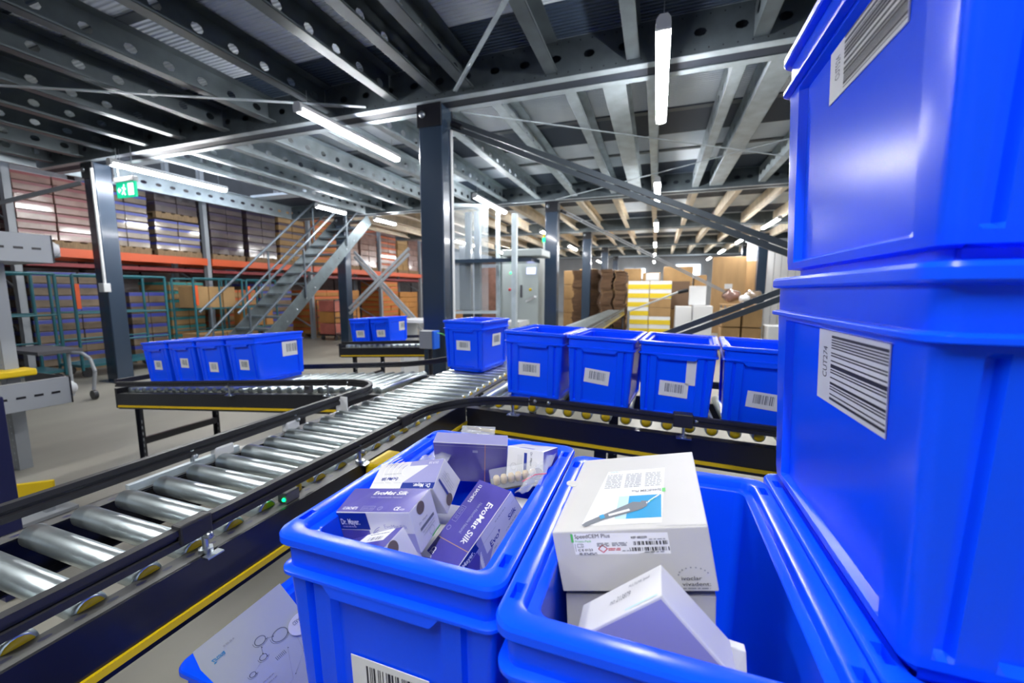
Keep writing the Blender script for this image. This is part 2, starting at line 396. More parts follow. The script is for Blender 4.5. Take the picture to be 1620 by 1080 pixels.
# column braces
def brace(a, b, label, m=BRACEM, w=.045, off=.06, sleeve=True):
    t = thing('cross_brace', a, label, 'brace')
    A = Vector((0, 0, 0)); B = Vector(b)-Vector(a)
    for k in (-1, 1):
        MB().bar(A+Vector((0, 0, k*off/2)), B+Vector((0, 0, k*off/2)), w*.5, w).build('brace_bar', m, t)
    if sleeve:
        d = B.normalized()
        MB().cyl(d*.0, d*.12, .03, 10).build('sleeve', BLACK, t)
    return t
brace((-1.93, 3.72, 2.92), (3.06, 3.72, .70), 'long dark diagonal brace falling from the main column to the right')
brace((-1.93, 3.62, .05), (3.06, 3.62, 2.26), 'dark diagonal brace rising behind the four blue bins to the right')
brace((-1.84, 8.12, 2.9), (2.78, 14.1, .9), 'far thin diagonal brace crossing in front of the yellow boxes', GREYP, .03, .05)
brace((-7.60, 3.55, 2.80), (-8.85, 2.75, 2.30), 'grey round brace running down left from the exit sign column', GREYP, .05, 0.0, False)
brace((-6.9, 7.9, .85), (-5.2, 7.9, 2.2), 'pale diagonal pipe brace leaning right behind the two far bins', GREYP, .06, .12, False)
brace((-6.9, 8.15, 2.2), (-5.0, 8.15, .4), 'pale diagonal pipe brace leaning left behind the two far bins', GREYP, .06, .12, False)
# ceiling wind bracing rods with turnbuckles
def rod(a, b, label, tb=True):
    t = thing('bracing_rod', a, label, 'rod')
    A = Vector((0, 0, 0)); B = Vector(b)-Vector(a); d = B.normalized()
    MB().bar(A, B, .035 if tb else .02, .008).build('strap', GALV_C, t)
    if tb:
        m = MB()
        m.bar(B-d*.42+Vector((0, .018, -.006)), B-d*.22+Vector((0, .018, -.006)), .008, .012); m.bar(B-d*.42+Vector((0, -.018, -.006)), B-d*.22+Vector((0, -.018, -.006)), .008, .012)
        m.cyl(B-d*.5, B-d*.02, .007, 8); m.build('turnbuckle', GALV, t)
    return t
rod((-.35, 1.9, 3.10), (-1.78, 3.5, 3.10), 'flat steel tie with turnbuckle reaching up right from the main column')
rod((-5.9, 1.9, 3.10), (-2.75, 3.5, 3.10), 'thin tie with turnbuckle reaching left of the main column under the joists')
rod((-1.9, 3.9, 3.09), (3.0, 7.6, 3.09), 'thin steel rod crossing under the deck behind the central lamp', False)
rod((3.0, 4.6, 3.07), (-1.9, 7.9, 3.07), 'thin steel rod crossing the other way before the second beam', False)

# ------------------------------------------------------------------ lamps
LZ = 2.92
def make_lamp(label):
    t = thing('ceiling_lamp', (0, 0, LZ), label, 'lamp', 'LED tube lamps hanging in rows')
    m = MB(); L = 1.5; w = .045
    pts = [(-w, 0), (-w*.9, .028), (-w*.5, .05), (w*.5, .05), (w*.9, .028), (w, 0)]
    vs = [(x, y, z) for y in (0, L) for x, z in pts]
    m.add(vs, [(i, i+1, i+7, i+6) for i in range(5)]+[(0, 6, 11, 5)]+[(0, 1, 2, 3, 4, 5), (11, 10, 9, 8, 7, 6)])
    m.build('housing', LAMPH, t)
    d = MB(); q = [(-w*.93, 0), (-w*.8, -.022), (-w*.35, -.036), (w*.35, -.036), (w*.8, -.022), (w*.93, 0)]
    vs = [(x, y, z-.001) for y in (.03, L-.03) for x, z in q]
    d.add(vs, [(i, i+1, i+7, i+6) for i in range(5)]+[(0, 6, 11, 5)]+[(0, 1, 2, 3, 4, 5), (11, 10, 9, 8, 7, 6)]); d.build('diffuser', GLOW, t)
    for y0, y1 in ((0, .03), (L-.03, L)):
        MB().box(-w, w, y0, y1, -.034, .01).build('end_cap', LAMPH, t, .008)
    for y in (.12, L-.12): MB().cyl((0, y, .045), (0, y, .19), .0025, 6).build('suspension_wire', GALV, t)
    return t
proto = None
lamps = [(-.03, 2.80, 'long lit lamp above the centre, nearest of its row beside the blue stack'),
 (-.06, 6.45, 'lit lamp second along the central row beyond the nearest beam'),
 (-.08, 10.1, 'third lit lamp of the central row'), (-.12, 14.1, 'fourth lit lamp of the central row'),
 (-.15, 18.2, 'fifth lit lamp of the central row'), (-.2, 22.5, 'farthest lit lamp of the central row'),
 (-3.05, 2.95, 'long lit lamp hanging left of the main column'), (-2.97, 6.5, 'lit lamp seen just right of the main column'),
 (-2.97, 10.7, 'lit lamp above the grey cabinet left of a column'), (-2.97, 14.3, 'small far lamp right of the cabinet column'),
 (-2.97, 17.9, 'smaller far lamp of the row behind the cabinet'), (-2.97, 21.5, 'farthest lamp of the row behind the cabinet'),
 (-6.55, 3.35, 'long lit lamp at far left above the exit sign'), (-6.12, 6.25, 'short looking lit lamp above the stairs'),
 (-5.97, 7.75, 'lit lamp at the head of the stairs, right of them'), (-6.1, 11.8, 'small lamp seen left of the grey cabinet frame'),
 (-6.1, 15.7, 'tiny far lamp seen inside the cabinet frame'),
 (2.45, 10.5, 'lit lamp beside the edge of the blue stack'), (2.4, 13.8, 'far lamp on the right row near the brace'),
 (2.35, 17.4, 'smaller far lamp on the right row'), (2.3, 21, 'farthest lamp on the right row'),
 (-.03, -1.5, 'ceiling lamp behind the camera'), (-3.05, -1.1, 'ceiling lamp behind the camera'), (3.0, 3.9, 'ceiling lamp behind the blue stack')]
for x, y, lb in lamps:
    if proto is None: o = proto = make_lamp(lb)
    else: o = copy_tree(proto)
    o.location = (x, y, LZ); o['label'] = lb
    if x < -5.9 and 6 < y < 8: o.scale = (1, .5, 1)
# exit sign
t = thing('exit_sign', (-6.52, 3.50, 2.52), 'green and white lit emergency exit sign hanging by the left column', 'sign')
box_obj('sign_housing', LAMPH, t, -.2, .2, -.03, .03, .19, .25, bevel=.006)
box_obj('sign_panel', SIGNG, t, -.19, .19, -.012, .012, 0, .19)
F = Face(Vector((-.19, -.0125, 0)), Vector((.19, -.0125, 0)), Vector((.19, -.0125, .19)), Vector((-.19, -.0125, .19)))
F.rect(SIGNW, .62, .92, .12, .9); F.disc(SIGNW, .42, .8, .014); F.line(SIGNW, [(.42, .7), (.38, .42), (.46, .15)], .022); F.line(SIGNW, [(.38, .42), (.28, .2)], .02); F.line(SIGNW, [(.3, .62), (.41, .66), (.5, .5)], .016)
F.poly(SIGNW, [(.06, .5), (.16, .72), (.16, .57), (.24, .57), (.24, .43), (.16, .43), (.16, .28)])
F.flush(t)
t2 = MB().cyl((-.15, 0, .25), (-.15, 0, .62), .006, 6).cyl((.15, 0, .25), (.15, 0, .62), .006, 6).build('hanger', GALV, t)
# conduit down the left column
t = thing('cable_conduit', (-7.22, 3.5, 0), 'thin pale conduit with white socket box on the left column', 'conduit')
MB().cyl((0, 0, 1.42), (0, 0, 2.95), .018, 10).build('tube', LAMPH, t); box_obj('socket_box', LAMPH, t, -.07, .05, -.04, .04, 1.3, 1.42, bevel=.008)

# ------------------------------------------------------------------ blue bins
BW, BD, BH = .30, .40, .32
def loop(inset, z, r, rec=0.0):
    """closed outline; straight sides carry a recessed middle panel of depth rec"""
    hx, hy = BW/2-inset, BD/2-inset; pts = []
    cs = [(hx-r, -hy+r, -90), (hx-r, hy-r, 0), (-hx+r, hy-r, 90), (-hx+r, -hy+r, 180)]
    sides = [('x', hx), ('y', hy), ('x', hx), ('y', hy)]
    for k, (cx, cy, a0) in enumerate(cs):
        for i in range(7):
            a = math.radians(a0+90*i/6); pts.append((cx+r*math.cos(a), cy+r*math.sin(a), z))
        # after corner k comes a side: k=0 -> right side (x=+hx, y rising)
        if k % 2 == 0: sp = [(.142, 0), (.136, rec), (-.136, rec), (-.142, 0)]
        else: sp = [(.112, 0), (.109, rec*.9), (.102, rec*.9), (.099, 0), (.076, 0), (.071, rec), (-.071, rec), (-.076, 0), (-.099, 0), (-.102, rec*.9), (-.109, rec*.9), (-.112, 0)]
        for q, d in [(-a, b) for a, b in sp]:
            if k == 0: pts.append((hx-d, q, z))
            elif k == 1: pts.append((-q, hy-d, z))
            elif k == 2: pts.append((-hx+d, -q, z))
            else: pts.append((q, -hy+d, z))
    return pts
def bin_mesh():
    prof = [  # (inset, z, radius, recess) outside from the bottom up, over the rim, inside down
        (.045, 0, .02, 0), (.036, 0, .02, 0), (.034, .004, .02, 0), (.034, .019, .02, 0), (.0225, .021, .011, 0), (.0215, .03, .011, .0), (.021, .034, .011, .009),
        (.0115, .2565, .009, .009), (.011, .2605, .009, 0), (.011, .2655, .009, 0), (.0035, .266, .02, 0), (.002, .267, .02, 0), (.002, .271, .02, 0), (.0035, .272, .02, 0), (.0105, .2735, .014, 0),
        (.0095, .3045, .014, 0), (.0015, .306, .021, 0), (.0, .308, .022, 0), (0, .316, .022, 0), (.002, .3192, .021, 0), (.005, .32, .02, 0),
        (.0205, .32, .014, 0), (.0225, .3188, .014, 0), (.0235, .3165, .014, 0), (.0245, .3095, .014, 0), (.034, .309, .012, 0), (.0355, .3075, .012, 0), (.041, .012, .014, 0), (.05, .008, .012, 0)]
    vs = []; n = None
    for p in prof:
        l = loop(p[0], p[1], p[2], p[3]); n = len(l); vs += l
    fs = [(k*n+i, k*n+(i+1) % n, (k+1)*n+(i+1) % n, (k+1)*n+i) for k in range(len(prof)-1) for i in range(n)]
    fs += [tuple(range(n-1, -1, -1)), tuple(range((len(prof)-1)*n, len(prof)*n))]
    m = MB(); m.add(vs, fs, True)
    # grip ledges on the two short sides and narrow ribs
    for s in (-1, 1):
        y = s*(BD/2-.003); yi = s*(BD/2-.02)
        a, b = sorted((y, yi))
        m.add([(-.080, a, .2685), (.080, a, .2685), (.080, b, .2685), (-.080, b, .2685), (-.066, a, .2525), (.066, a, .2525), (.066, b, .2525), (-.066, b, .2525)],
              [(0, 1, 2, 3), (7, 6, 5, 4), (0, 4, 5, 1), (2, 6, 7, 3), (1, 5, 6, 2), (0, 3, 7, 4)])
    me = bpy.data.meshes.new('blue_bin'); me.from_pydata(m.v, [], m.f)
    for p in me.polygons: p.use_smooth = True
    me.materials.append(BLUE); bm = bmesh.new(); bm.from_mesh(me); bmesh.ops.recalc_face_normals(bm, faces=bm.faces)
    for e in bm.edges:
        if len(e.link_faces) == 2 and e.calc_face_angle(0) > .55: e.smooth = False
    bm.to_mesh(me); bm.free()
    # cut the small rectangular slots through the rim of the long sides
    ob = bpy.data.objects.new('t', me); COL.objects.link(ob)
    c = MB()
    for sx in (-1, 1):
        for sy in (-1, 1):
            x = sx*(BW/2-.012); y = sy*.155
            c.box(x-.0045, x+.0045, y-.011, y+.011, .309, .33)
    co = c.build('t2', BLUE)
    md = ob.modifiers.new('b', 'BOOLEAN'); md.operation = 'DIFFERENCE'; md.object = co; md.solver = 'EXACT'
    dg = bpy.context.evaluated_depsgraph_get(); dg.update()
    out = bpy.data.meshes.new_from_object(ob.evaluated_get(dg)); out.name = 'blue_bin'
    bpy.data.objects.remove(ob); bpy.data.objects.remove(co)
    return out
BIN = bin_mesh()
def blue_bin(label, group, corner, yaw=0, slope=0):
    """corner = top front-left rim corner; the row runs along its short side"""
    o = bpy.data.objects.new('blue_bin', BIN); COL.objects.link(o); tag(o, label, 'bin', group)
    e = Vector((math.cos(yaw)*math.cos(slope), math.sin(yaw)*math.cos(slope), math.sin(slope))); n = Vector((-math.sin(yaw), math.cos(yaw), 0)); u = e.cross(n)
    p = Vector(corner)+e*BW/2+n*BD/2-u*BH
    o.matrix_world = Matrix(((e.x, n.x, u.x, p.x), (e.y, n.y, u.y, p.y), (e.z, n.z, u.z, p.z), (0, 0, 0, 1)))
    return o
def sticker(parent, kind, u, v, w, h, tilt=0, seed=1, blank=False, bars=True):
    """kind front: on the short -Y side; right: +X side; left: -X side. u centre along the side, v height"""
    ins = .021-(v-.034)*.0436+.009+.0012
    ca, sa = math.cos(tilt), math.sin(tilt)
    def P(a, b, l=.0006):
        x, z = a*ca-b*sa+u, a*sa+b*ca+v; ins = .021-(z-.034)*.0436+.009+.0012
        if kind == 'front': return Vector((x, -BD/2+ins-l-.0025, z))
        if kind == 'right': return Vector((BW/2-ins+l+.0025, x, z))
        return Vector((-BW/2+ins-l-.0025, -x, z))
    f = Face(P(-w/2, -h/2), P(w/2, -h/2), P(w/2, h/2), P(-w/2, h/2))
    m = MB(); c = [f.at(a, b, l) for l in (0, .0008) for b in (0, 1) for a in (0, 1)]; m.hexa(c)
    st = m.build('sticker', WHITE, parent)
    if not blank:
        f.bars(BLACK_INK if kind == 'front' and seed > 60 else GREY_INK, .2, .84, .28, .85, 54, seed, l=.0011); f.flush(st)
    return st
# row of four bins on the right-hand spur
Clab = ['blue bin leftmost of the row of four, next to the lone bin', 'blue bin second from left in the row of four',
        'blue bin with an extra blank white label, third in the row of four', 'blue bin rightmost of the row of four, beside the tall stack']
for i in range(4):
    e = Vector((math.cos(-.094), math.sin(-.094), -.025))
    b = blue_bin(Clab[i], 'four blue bins queued on the right conveyor', Vector((-.672, 1.773, 1.141))+e*(.306*i), -.094, -.025)
    sticker(b, 'front', [-.02, -.01, -.005, .0][i], [.145, .145, .13, .125][i], .108, .062, [0, -.08, -.03, -.06][i], 10+i)
    if i == 2: sticker(b, 'front', .065, .205, .055, .105, .0, 3, True)
b = blue_bin('lone blue bin standing on the main conveyor', None, (-1.275, 2.275, 1.139), -.085, 0)
sticker(b, 'front', -.005, .165, .10, .06, 0, 21); sticker(b, 'right', .02, .19, .12, .08, 0, 22)
Llab = ['blue bin leftmost of the row at left', 'blue bin second from left in the left row', 'blue bin third in the left row, with a low sticker', 'blue bin at the right end of the left row, with a large side label']
for i in range(4):
    e = Vector((1, -.02, .084))
    b = blue_bin(Llab[i], 'four blue bins queued on the left conveyor', Vector((-3.66, 1.935, .929))+e*(.305*i), -.02, .084)
    sticker(b, 'front', 0, [.145, .155, .12, .13][i], .085, .068, -.05, 31+i)
    if i == 3: sticker(b, 'right', .10, .205, .17, .10, 0, 40)
for i in range(2):
    b = blue_bin(['blue bin left one of the far pair behind', 'blue bin right one of the far pair, beside the main column'][i], 'pair of blue bins on the far conveyor', Vector((-3.60, 4.086, .975))+Vector((1, 0, .059))*(.305*i), 0, .059)
    sticker(b, 'front', 0, .13, .12, .085, 0, 50+i)
    if i == 1: sticker(b, 'right', .09, .20, .14, .11, 0, 55)
# foreground
Z1 = 1.03
b1 = blue_bin('blue bin at front packed with purple and white cartons', 'foreground blue bins', (-.430, .339, Z1))
b2 = blue_bin('open blue bin at front holding the large white carton', 'foreground blue bins', (-.128, .302, Z1))
b3 = blue_bin('blue bin at the foot of the tall stack, topped by two more', 'stack of blue bins at right', (.173, .335, Z1))
b4 = blue_bin('blue bin in the middle of the tall right stack with a striped label', 'stack of blue bins at right', (.1650, .337, Z1+.3105))
b5 = blue_bin('topmost blue bin of the tall right stack, running out of the picture', 'stack of blue bins at right', (.157, .335, Z1+.621))
b0 = blue_bin('low blue bin at bottom left holding the tilted white box', 'foreground blue bins', (-.778, .408, .66))
for (x, y) in ((-.430, .339), (-.128, .302), (.173, .335)):
    for k in (1, 2): blue_bin('blue bin hidden in the lower tiers under the foreground bins', 'hidden lower tier bins', (x, y, Z1-.3105*k))
tag(MB().box(-.75, -.50, .43, .79, .0905, .34).build('support_carton', KRAFT, None), 'brown carton hidden under the low bin', 'carton')
t = thing('wooden_pallet', (-.13, .53, 0), 'wooden pallet under the foreground bin stacks', 'pallet')
for k in range(7): MB().box(-.66, .64, -.26+k*.09, -.26+k*.09+.07, .068, .0885).build('deck_board', WOOD, t)
for k in (-.55, 0, .55): MB().box(k-.05, k+.05, -.26, .35, 0, .068).build('runner', WOOD, t)
# stickers of the foreground bins
def big_label(parent, y0, y1, z0, z1, code, shear, seed):
    # on the left long side; y0 is the far end (left in view)
    def x(z): return -BW/2+.021-(z-.034)*.0436+.009-.0006
    f = Face(Vector((x(z0+shear[0]), y0, z0+shear[0])), Vector((x(z0+shear[1]), y1, z0+shear[1])), Vector((x(z1+shear[2]), y1, z1+shear[2])), Vector((x(z1+shear[3]), y0, z1+shear[3])))
    m = MB(); m.hexa([f.at(a, b, l) for l in (-.0004, .0006) for b in (0, 1) for a in (0, 1)])
    st = m.build('sticker', WHITE, parent)
    f.bars(BLACK_INK, .24, 1.0, .06, .95, 52, seed, vert=False, l=.001)
    f.text(BLACK_INK, code, .175, .33, .085*f.w/f.h*.9, .42, rot=90, l=.001)
    f.flush(st); return st
big_label(b4, .038, -.118, .176, .2595, 'CUT274', (0, .0, 0, 0), 5)
big_label(b5, .058, -.100, .202, .2595, 'CUT524', (0, 0, 0, 0), 8)
m = MB()
f = Face(Vector((-BW/2+.0104, .13, .274)), Vector((-BW/2+.0104, .02, .274)), Vector((-BW/2+.0094, .02, .302)), Vector((-BW/2+.0094, .13, .302)))
f.text(BLUE, 'EF 4220', .1, .3, .42, l=.0006); 
for mm, mb in f.mb.items(): mb.build('embossed_lettering', mm, b4)
st = sticker(b1, 'front', -.002, .136, .11, .06, 0, 77)

# ------------------------------------------------------------------ conveyors
def roller(parent, a, b, r=.0245, cap_end=1, m=ROLL, near=True):
    a = Vector(a); b = Vector(b); L = (b-a).length
    mb = MB(); mb.lathe(a, b-a, [(0, .004), (0, r*.8), (.002, r*.93), (.007, r), (L-.007, r), (L-.002, r*.93), (L, r*.8), (L, .004)], 20 if near else 12)
    o = mb.build('roller', m, parent)
    if near:
        p = b if cap_end else a; d = (b-a).normalized()*(1 if cap_end else -1)
        MB().lathe(p-d*.001, d, [(0, r*.78), (.0025, r*.74), (.003, r*.3), (.0035, .0005)], 16).build('end_cap', YEL, o)
    return o
def guard(parent, pts, name='guard_rail', w=.018, h=.036):
    prof = [(-w/2, 0), (w/2, 0), (w/2, -h*.35), (w*.15, -h*.42), (w*.15, -h*.58), (w/2, -h*.65), (w/2, -h), (-w/2, -h), (-w/2, -h*.65), (-w*.15, -h*.58), (-w*.15, -h*.42), (-w/2, -h*.35)]
    return MB().sweep(pts, prof).build(name, RUBBER, parent)
def arc(c, r, a0, a1, z0, z1, n=12):
    return [(c[0]+r*math.cos(math.radians(a0+(a1-a0)*i/n)), c[1]+r*math.sin(math.radians(a0+(a1-a0)*i/n)), z0+(z1-z0)*i/n) for i in range(n+1)]
def post(parent, x, y, z0, z1, side=(1, 0)):
    m = MB(); m.cyl((x, y, z0), (x, y, z1), .006, 8); m.cyl((x, y, z0), (x, y, z0+.008), .014, 6); m.box(x-.025, x+.03, y-.016, y+.016, z0-.003, z0)
    m.lathe((x+.018*side[0], y+.018*side[1], z1-.018), (side[0], side[1], 0), [(-.01, .008), (0, .008), (.003, .005), (.0035, .001)], 10)
    return m.build('rail_bracket', GALV, parent)
RT = .8150   # roller top of the main line
XN, XF = -.872, -1.265      # near and far roller ends
def main_section(y0, y1, label, near):
    t = thing('roller_conveyor', ((XN+XF)/2, y0, 0), label, 'conveyor')
    ox, oy = (XN+XF)/2, y0
    loc = lambda x, y, z: (x-ox, y-oy, z)
    n = int((y1-y0)/.083)
    for k in range(n):
        y = y0+.04+k*.083
        roller(t, loc(XF, y, RT-.0245), loc(XN, y, RT-.0245), near=near)
    return t, loc
def frame_side(t, loc, p0, p1, inward, holes=True, yellow=True, top=0, H=.115, fl=.042):
    """C-channel side rail between p0 and p1 (world points at its outer top edge); inward = unit xy vector towards the rollers"""
    a = Vector(loc(*p0)); b = Vector(loc(*p1)); q = Vector((inward[0], inward[1], 0)); d = (b-a); L = d.length; dn_ = d.normalized()
    Z = Vector((0, 0, 1))
    m = MB()
    def slab(o0, o1, z0, z1):
        m.hexa([a+q*o0+Z*z0, a+q*o1+Z*z0, b+q*o0+Z*z0, b+q*o1+Z*z0, a+q*o0+Z*z1, a+q*o1+Z*z1, b+q*o0+Z*z1, b+q*o1+Z*z1])
    slab(0, .004, -H, 0); slab(.004, fl, -.004, 0); slab(.004, fl, -H, -H+.004)
    o = m.build('side_frame', BLACK, t)
    if holes:
        h = MB(); k = 0; s = .02
        while s < L-.02:
            c = a+dn_*s+q*(fl*.62)
            vs = [c+dn_*(.0085*math.cos(i*math.pi/5))+q*(.0045*math.sin(i*math.pi/5))+Z*.0006 for i in range(10)]
            h.add(vs, [tuple(range(10))]); s += .0415
        h.build('slot_row', NAVY, o)
    if yellow:
        m = MB(); y0_, y1_ = -H+.014, -H+.028
        m.hexa([a-q*.006+Z*y0_, a+Z*y0_, b-q*.006+Z*y0_, b+Z*y0_, a-q*.006+Z*y1_, a+Z*y1_, b-q*.006+Z*y1_, b+Z*y1_])
        m.build('yellow_strip', YEL, t)
    return o
GREYFL = mat('grey_painted_flange', (0.07, 0.07, 0.07), .5, noise=.15, nscale=20)
def flange_top(t, loc, p0, p1, inward, fl=.042):
    a = Vector(loc(*p0)); b = Vector(loc(*p1)); q = Vector((inward[0], inward[1], 0)); Z = Vector((0, 0, 1))
    return MB().hexa([a+q*.006+Z*.0003, a+q*fl+Z*.0003, b+q*.006+Z*.0003, b+q*fl+Z*.0003, a+q*.006+Z*.0005, a+q*fl+Z*.0005, b+q*.006+Z*.0005, b+q*fl+Z*.0005]).build('flange', GREYFL, t)
def leg_pair(t, loc, x0, y0, x1, y1, z, w=.05):
    for x, y in ((x0, y0), (x1, y1)):
        a = loc(x, y, 0); 
        m = MB(); m.box(a[0]-w/2, a[0]+w/2, a[1]-.004, a[1]+.004, 0, z); m.box(a[0]-w/2, a[0]-w/2+.004, a[1]-.02, a[1]+.02, 0, z); m.box(a[0]-w*.9, a[0]+w*.9, a[1]-.05, a[1]+.05, 0, .006)
        L_ = m.build('leg', BLACK, t)
        s = MB()
        k = .08
        while k < z-.1: s.box(a[0]+w/2-.018, a[0]+w/2-.008, a[1]-.0052, a[1]-.0042, k, k+.022); k += .045
        s.build('slot_row', GREYP, L_)
    a = loc(x0, y0, z*.45); b = loc(x1, y1, z*.45)
    cb = MB().bar(a, b, .03, .05).build('cross_bar', BLACK, t)
FT = RT-.020
XO_N = XN+.042; XO_F = XF-.042
t, loc = main_section(-.35, 3.60, 'main roller conveyor running from bottom left up to the lone bin', True)
frame_side(t, loc, (XO_N, -.35, FT), (XO_N, 1.70, FT), (-1, 0)); flange_top(t, loc, (XO_N, -.35, FT), (XO_N, 1.70, FT), (-1, 0))
frame_side(t, loc, (XO_N, 2.25, FT), (XO_N, 3.60, FT), (-1, 0)); flange_top(t, loc, (XO_N, 2.25, FT), (XO_N, 3.60, FT), (-1, 0))
frame_side(t, loc, (XO_F, -.35, FT), (XO_F, 1.82, FT), (1, 0), yellow=True); flange_top(t, loc, (XO_F, -.35, FT), (XO_F, 1.82, FT), (1, 0))
frame_side(t, loc, (XO_F, 2.38, FT), (XO_F, 3.60, FT), (1, 0)); flange_top(t, loc, (XO_F, 2.38, FT), (XO_F, 3.60, FT), (1, 0))
fp = MB(); fq = MB()   # thin inner dividers where the spurs join
fp.box(*[v for v in (loc(XN+.004, 0, 0)[0], loc(XN+.03, 0, 0)[0])], 1.70+.35, 2.25+.35, FT-.004, FT+.004); fq.box(loc(XF-.03, 0, 0)[0], loc(XF-.004, 0, 0)[0], 1.82+.35, 2.38+.35, FT-.004, FT+.004)
fp.build('junction_plate', GREYFL, t); fq.build('junction_plate', GREYFL, t)
for y in (.0, 1.2, 2.9): leg_pair(t, loc, XO_N-.02, y, XO_F+.02, y, FT-.11)
GZ = RT+.056
zL = lambda x: .605+.084*(x+3.66)
zC = lambda x: .821-.027*(x+.67)
zR = lambda x: .655+.059*(x+3.6)
# near guard: along the main line, bending right onto the spur
pts = [(-.842, y, GZ) for y in (-.35, .3, .9, 1.30)] + arc((-.842+.34, 1.30), .34, 180, 90, GZ, GZ-.005)[1:] 
g = guard(t, [loc(*p) for p in pts])
for y in (.12, .52, .98): 
    post(t, *loc(-.842, y, FT), GZ-.02)
for y in (.50, 1.22): MB().box(loc(-.856, 0, 0)[0], loc(-.828, 0, 0)[0], loc(0, y-.03, 0)[1], loc(0, y+.03, 0)[1], GZ-.034, GZ+.006).build('rail_joint', RUBBER, t, .004)
# far guard: along the main line, bending left onto the left spur
pts = [(-1.285, y, GZ) for y in (-.35, .3, .9, 1.48)] + arc((-1.285-.32, 1.48), .32, 0, 90, GZ, zL(-1.6)+.055)[1:]
guard(t, [loc(*p) for p in pts], h=.04)
for y in (.35, .78, 1.15): post(t, *loc(-1.285, y, FT), GZ-.02)
bl = MB().bar(loc(-1.285, .62, FT+.005), loc(-1.285, .92, FT+.005), .016, .03).build('grey_side_bar', GALV_C, t)
# small photocell with green light, yellow bracket boxes
box_obj('photocell', DGREY, t, *[loc(-.868, 0, 0)[0], loc(-.838, 0, 0)[0], .71+.35, .75+.35], FT+.002, FT+.03, bevel=.003)
MB().lathe(loc(-.845, .709, FT+.014), (0, -1, 0), [(0, .005), (.003, .004), (.004, .0005)], 10).build('green_light', LEDG, t)
m = MB()
for y in (.76, .80, 1.22): m.lathe(loc(-.855, y, FT+.02), (0, 0, 1), [(0, .009), (.008, .009), (.012, .004), (.0125, .0005)], 10)
m.build('yellow_knob', YEL, t)
box_obj('yellow_box', YEL, t, loc(-.826, 0, 0)[0], loc(-.775, 0, 0)[0], loc(0, .98, 0)[1], loc(0, 1.1, 0)[1], FT-.07, FT+.0, bevel=.008)
main_t = t
# green tag and white sensors on the far side
MB().bar(loc(-1.30, 1.38, GZ-.04), loc(-1.24, 1.38, GZ-.04), .004, .07).build('white_tag', WHITE, main_t)
for y in (.84, 1.10): box_obj('white_sensor', LAMPH, main_t, loc(-1.30, 0, 0)[0], loc(-1.272, 0, 0)[0], loc(0, y, 0)[1], loc(0, y+.06, 0)[1], FT+.002, FT+.04, bevel=.006)
ZDROP = [-.040]
def spur(label, x0, x1, y0, y1, zf, gpts, near=True, fbreak=None, back=True):
    t = thing('roller_conveyor', (x0, y0, 0), label, 'conveyor'); loc = lambda x, y, z: (x-x0, y-y0, z)
    n = int((x1-x0-.06)/.083)
    for k in range(n):
        x = x0+.06+k*.083
        roller(t, loc(x, y1-.045, zf(x)-.026), loc(x, y0+.045, zf(x)-.026), near=near)
    a = ZDROP[0]
    frame_side(t, loc, (x0, y0, zf(x0)+a), (x1, y0, zf(x1)+a), (0, 1)); flange_top(t, loc, (x0, y0, zf(x0)+a), (x1, y0, zf(x1)+a), (0, 1))
    frame_side(t, loc, (x0, y1, zf(x0)+a), (x1, y1, zf(x1)+a), (0, -1)); flange_top(t, loc, (x0, y1, zf(x0)+a), (x1, y1, zf(x1)+a), (0, -1))
    for p in gpts:
        guard(t, [loc(*q) for q in p])
    return t, loc
t, loc = spur('left conveyor spur sloping up to the main line, carrying four bins', -3.76, XO_F-.004, 1.82, 2.40, zL,
     [[(x, 1.80, zL(x)+.055) for x in (-1.612, -2.2, -2.8, -3.4, -3.72)], [(x, 2.415, zL(x)+.055) for x in (-3.7, -3.0, -2.3, -1.75)]+arc((-1.75, 2.415+.42), .42, -90, 0, zL(-1.75)+.055, GZ)[1:]+[(-1.33, 3.2, GZ)]], near=False)
MB().box(*[loc(-3.79, 0, 0)[0], loc(-3.76, 0, 0)[0], 0, .58], zL(-3.76)-.15, zL(-3.76)+.0).build('end_plate', BLACK, t)
MB().bar(loc(-3.76, 1.815, zL(-3.76)+.052), loc(-3.76, 2.415, zL(-3.76)+.052), .02, .036).build('end_stop', RUBBER, t)
leg_pair(t, loc, -3.55, 1.84, -3.55, 2.38, zL(-3.55)-.14); leg_pair(t, loc, -2.0, 1.84, -2.0, 2.38, zL(-2.0)-.14)
for x in (-2.55, -1.75): post(t, *loc(x, 1.80, zL(x)-.04), zL(x)+.035, (0, -1))
box_obj('photocell', DGREY, t, loc(-1.95, 0, 0)[0], loc(-1.91, 0, 0)[0], .0, .03, zL(-1.93)-.03, zL(-1.93)+.01)
ZDROP[0] = -.052
tc, loc = spur('right conveyor spur carrying the row of four bins', XO_N+.004, 1.05, 1.70, 2.33, zC,
     [[(x, 1.64-.012*(x+.5), zC(x)+.055) for x in (-.495, -.3, .1, .5, 1.0)], [(x, 2.34, zC(x)+.055) for x in (-.6, 0, .5, 1.0)]])
leg_pair(tc, loc, -.2, 1.72, -.2, 2.31, zC(-.2)-.14); leg_pair(tc, loc, .9, 1.72, .9, 2.31, zC(.9)-.14)
for x in (-.58, .12): post(tc, *loc(x, 1.66, zC(x)-.04), zC(x)+.035, (0, -1))
b = MB()
for x in (-.47, -.41, .16): b.lathe(loc(x, 1.632, zC(x)+.04), (0, -1, 0), [(0, .009), (.005, .009), (.009, .005), (.0095, .0005)], 12)
b.build('bolt_head', GALV, tc)
MB().box(*[loc(.08, 0, 0)[0], loc(.15, 0, 0)[0], loc(0, 1.615, 0)[1], loc(0, 1.66, 0)[1]], zC(.1)+.01, zC(.1)+.062).build('rail_joint', RUBBER, tc, .004)
ZDROP[0] = -.040
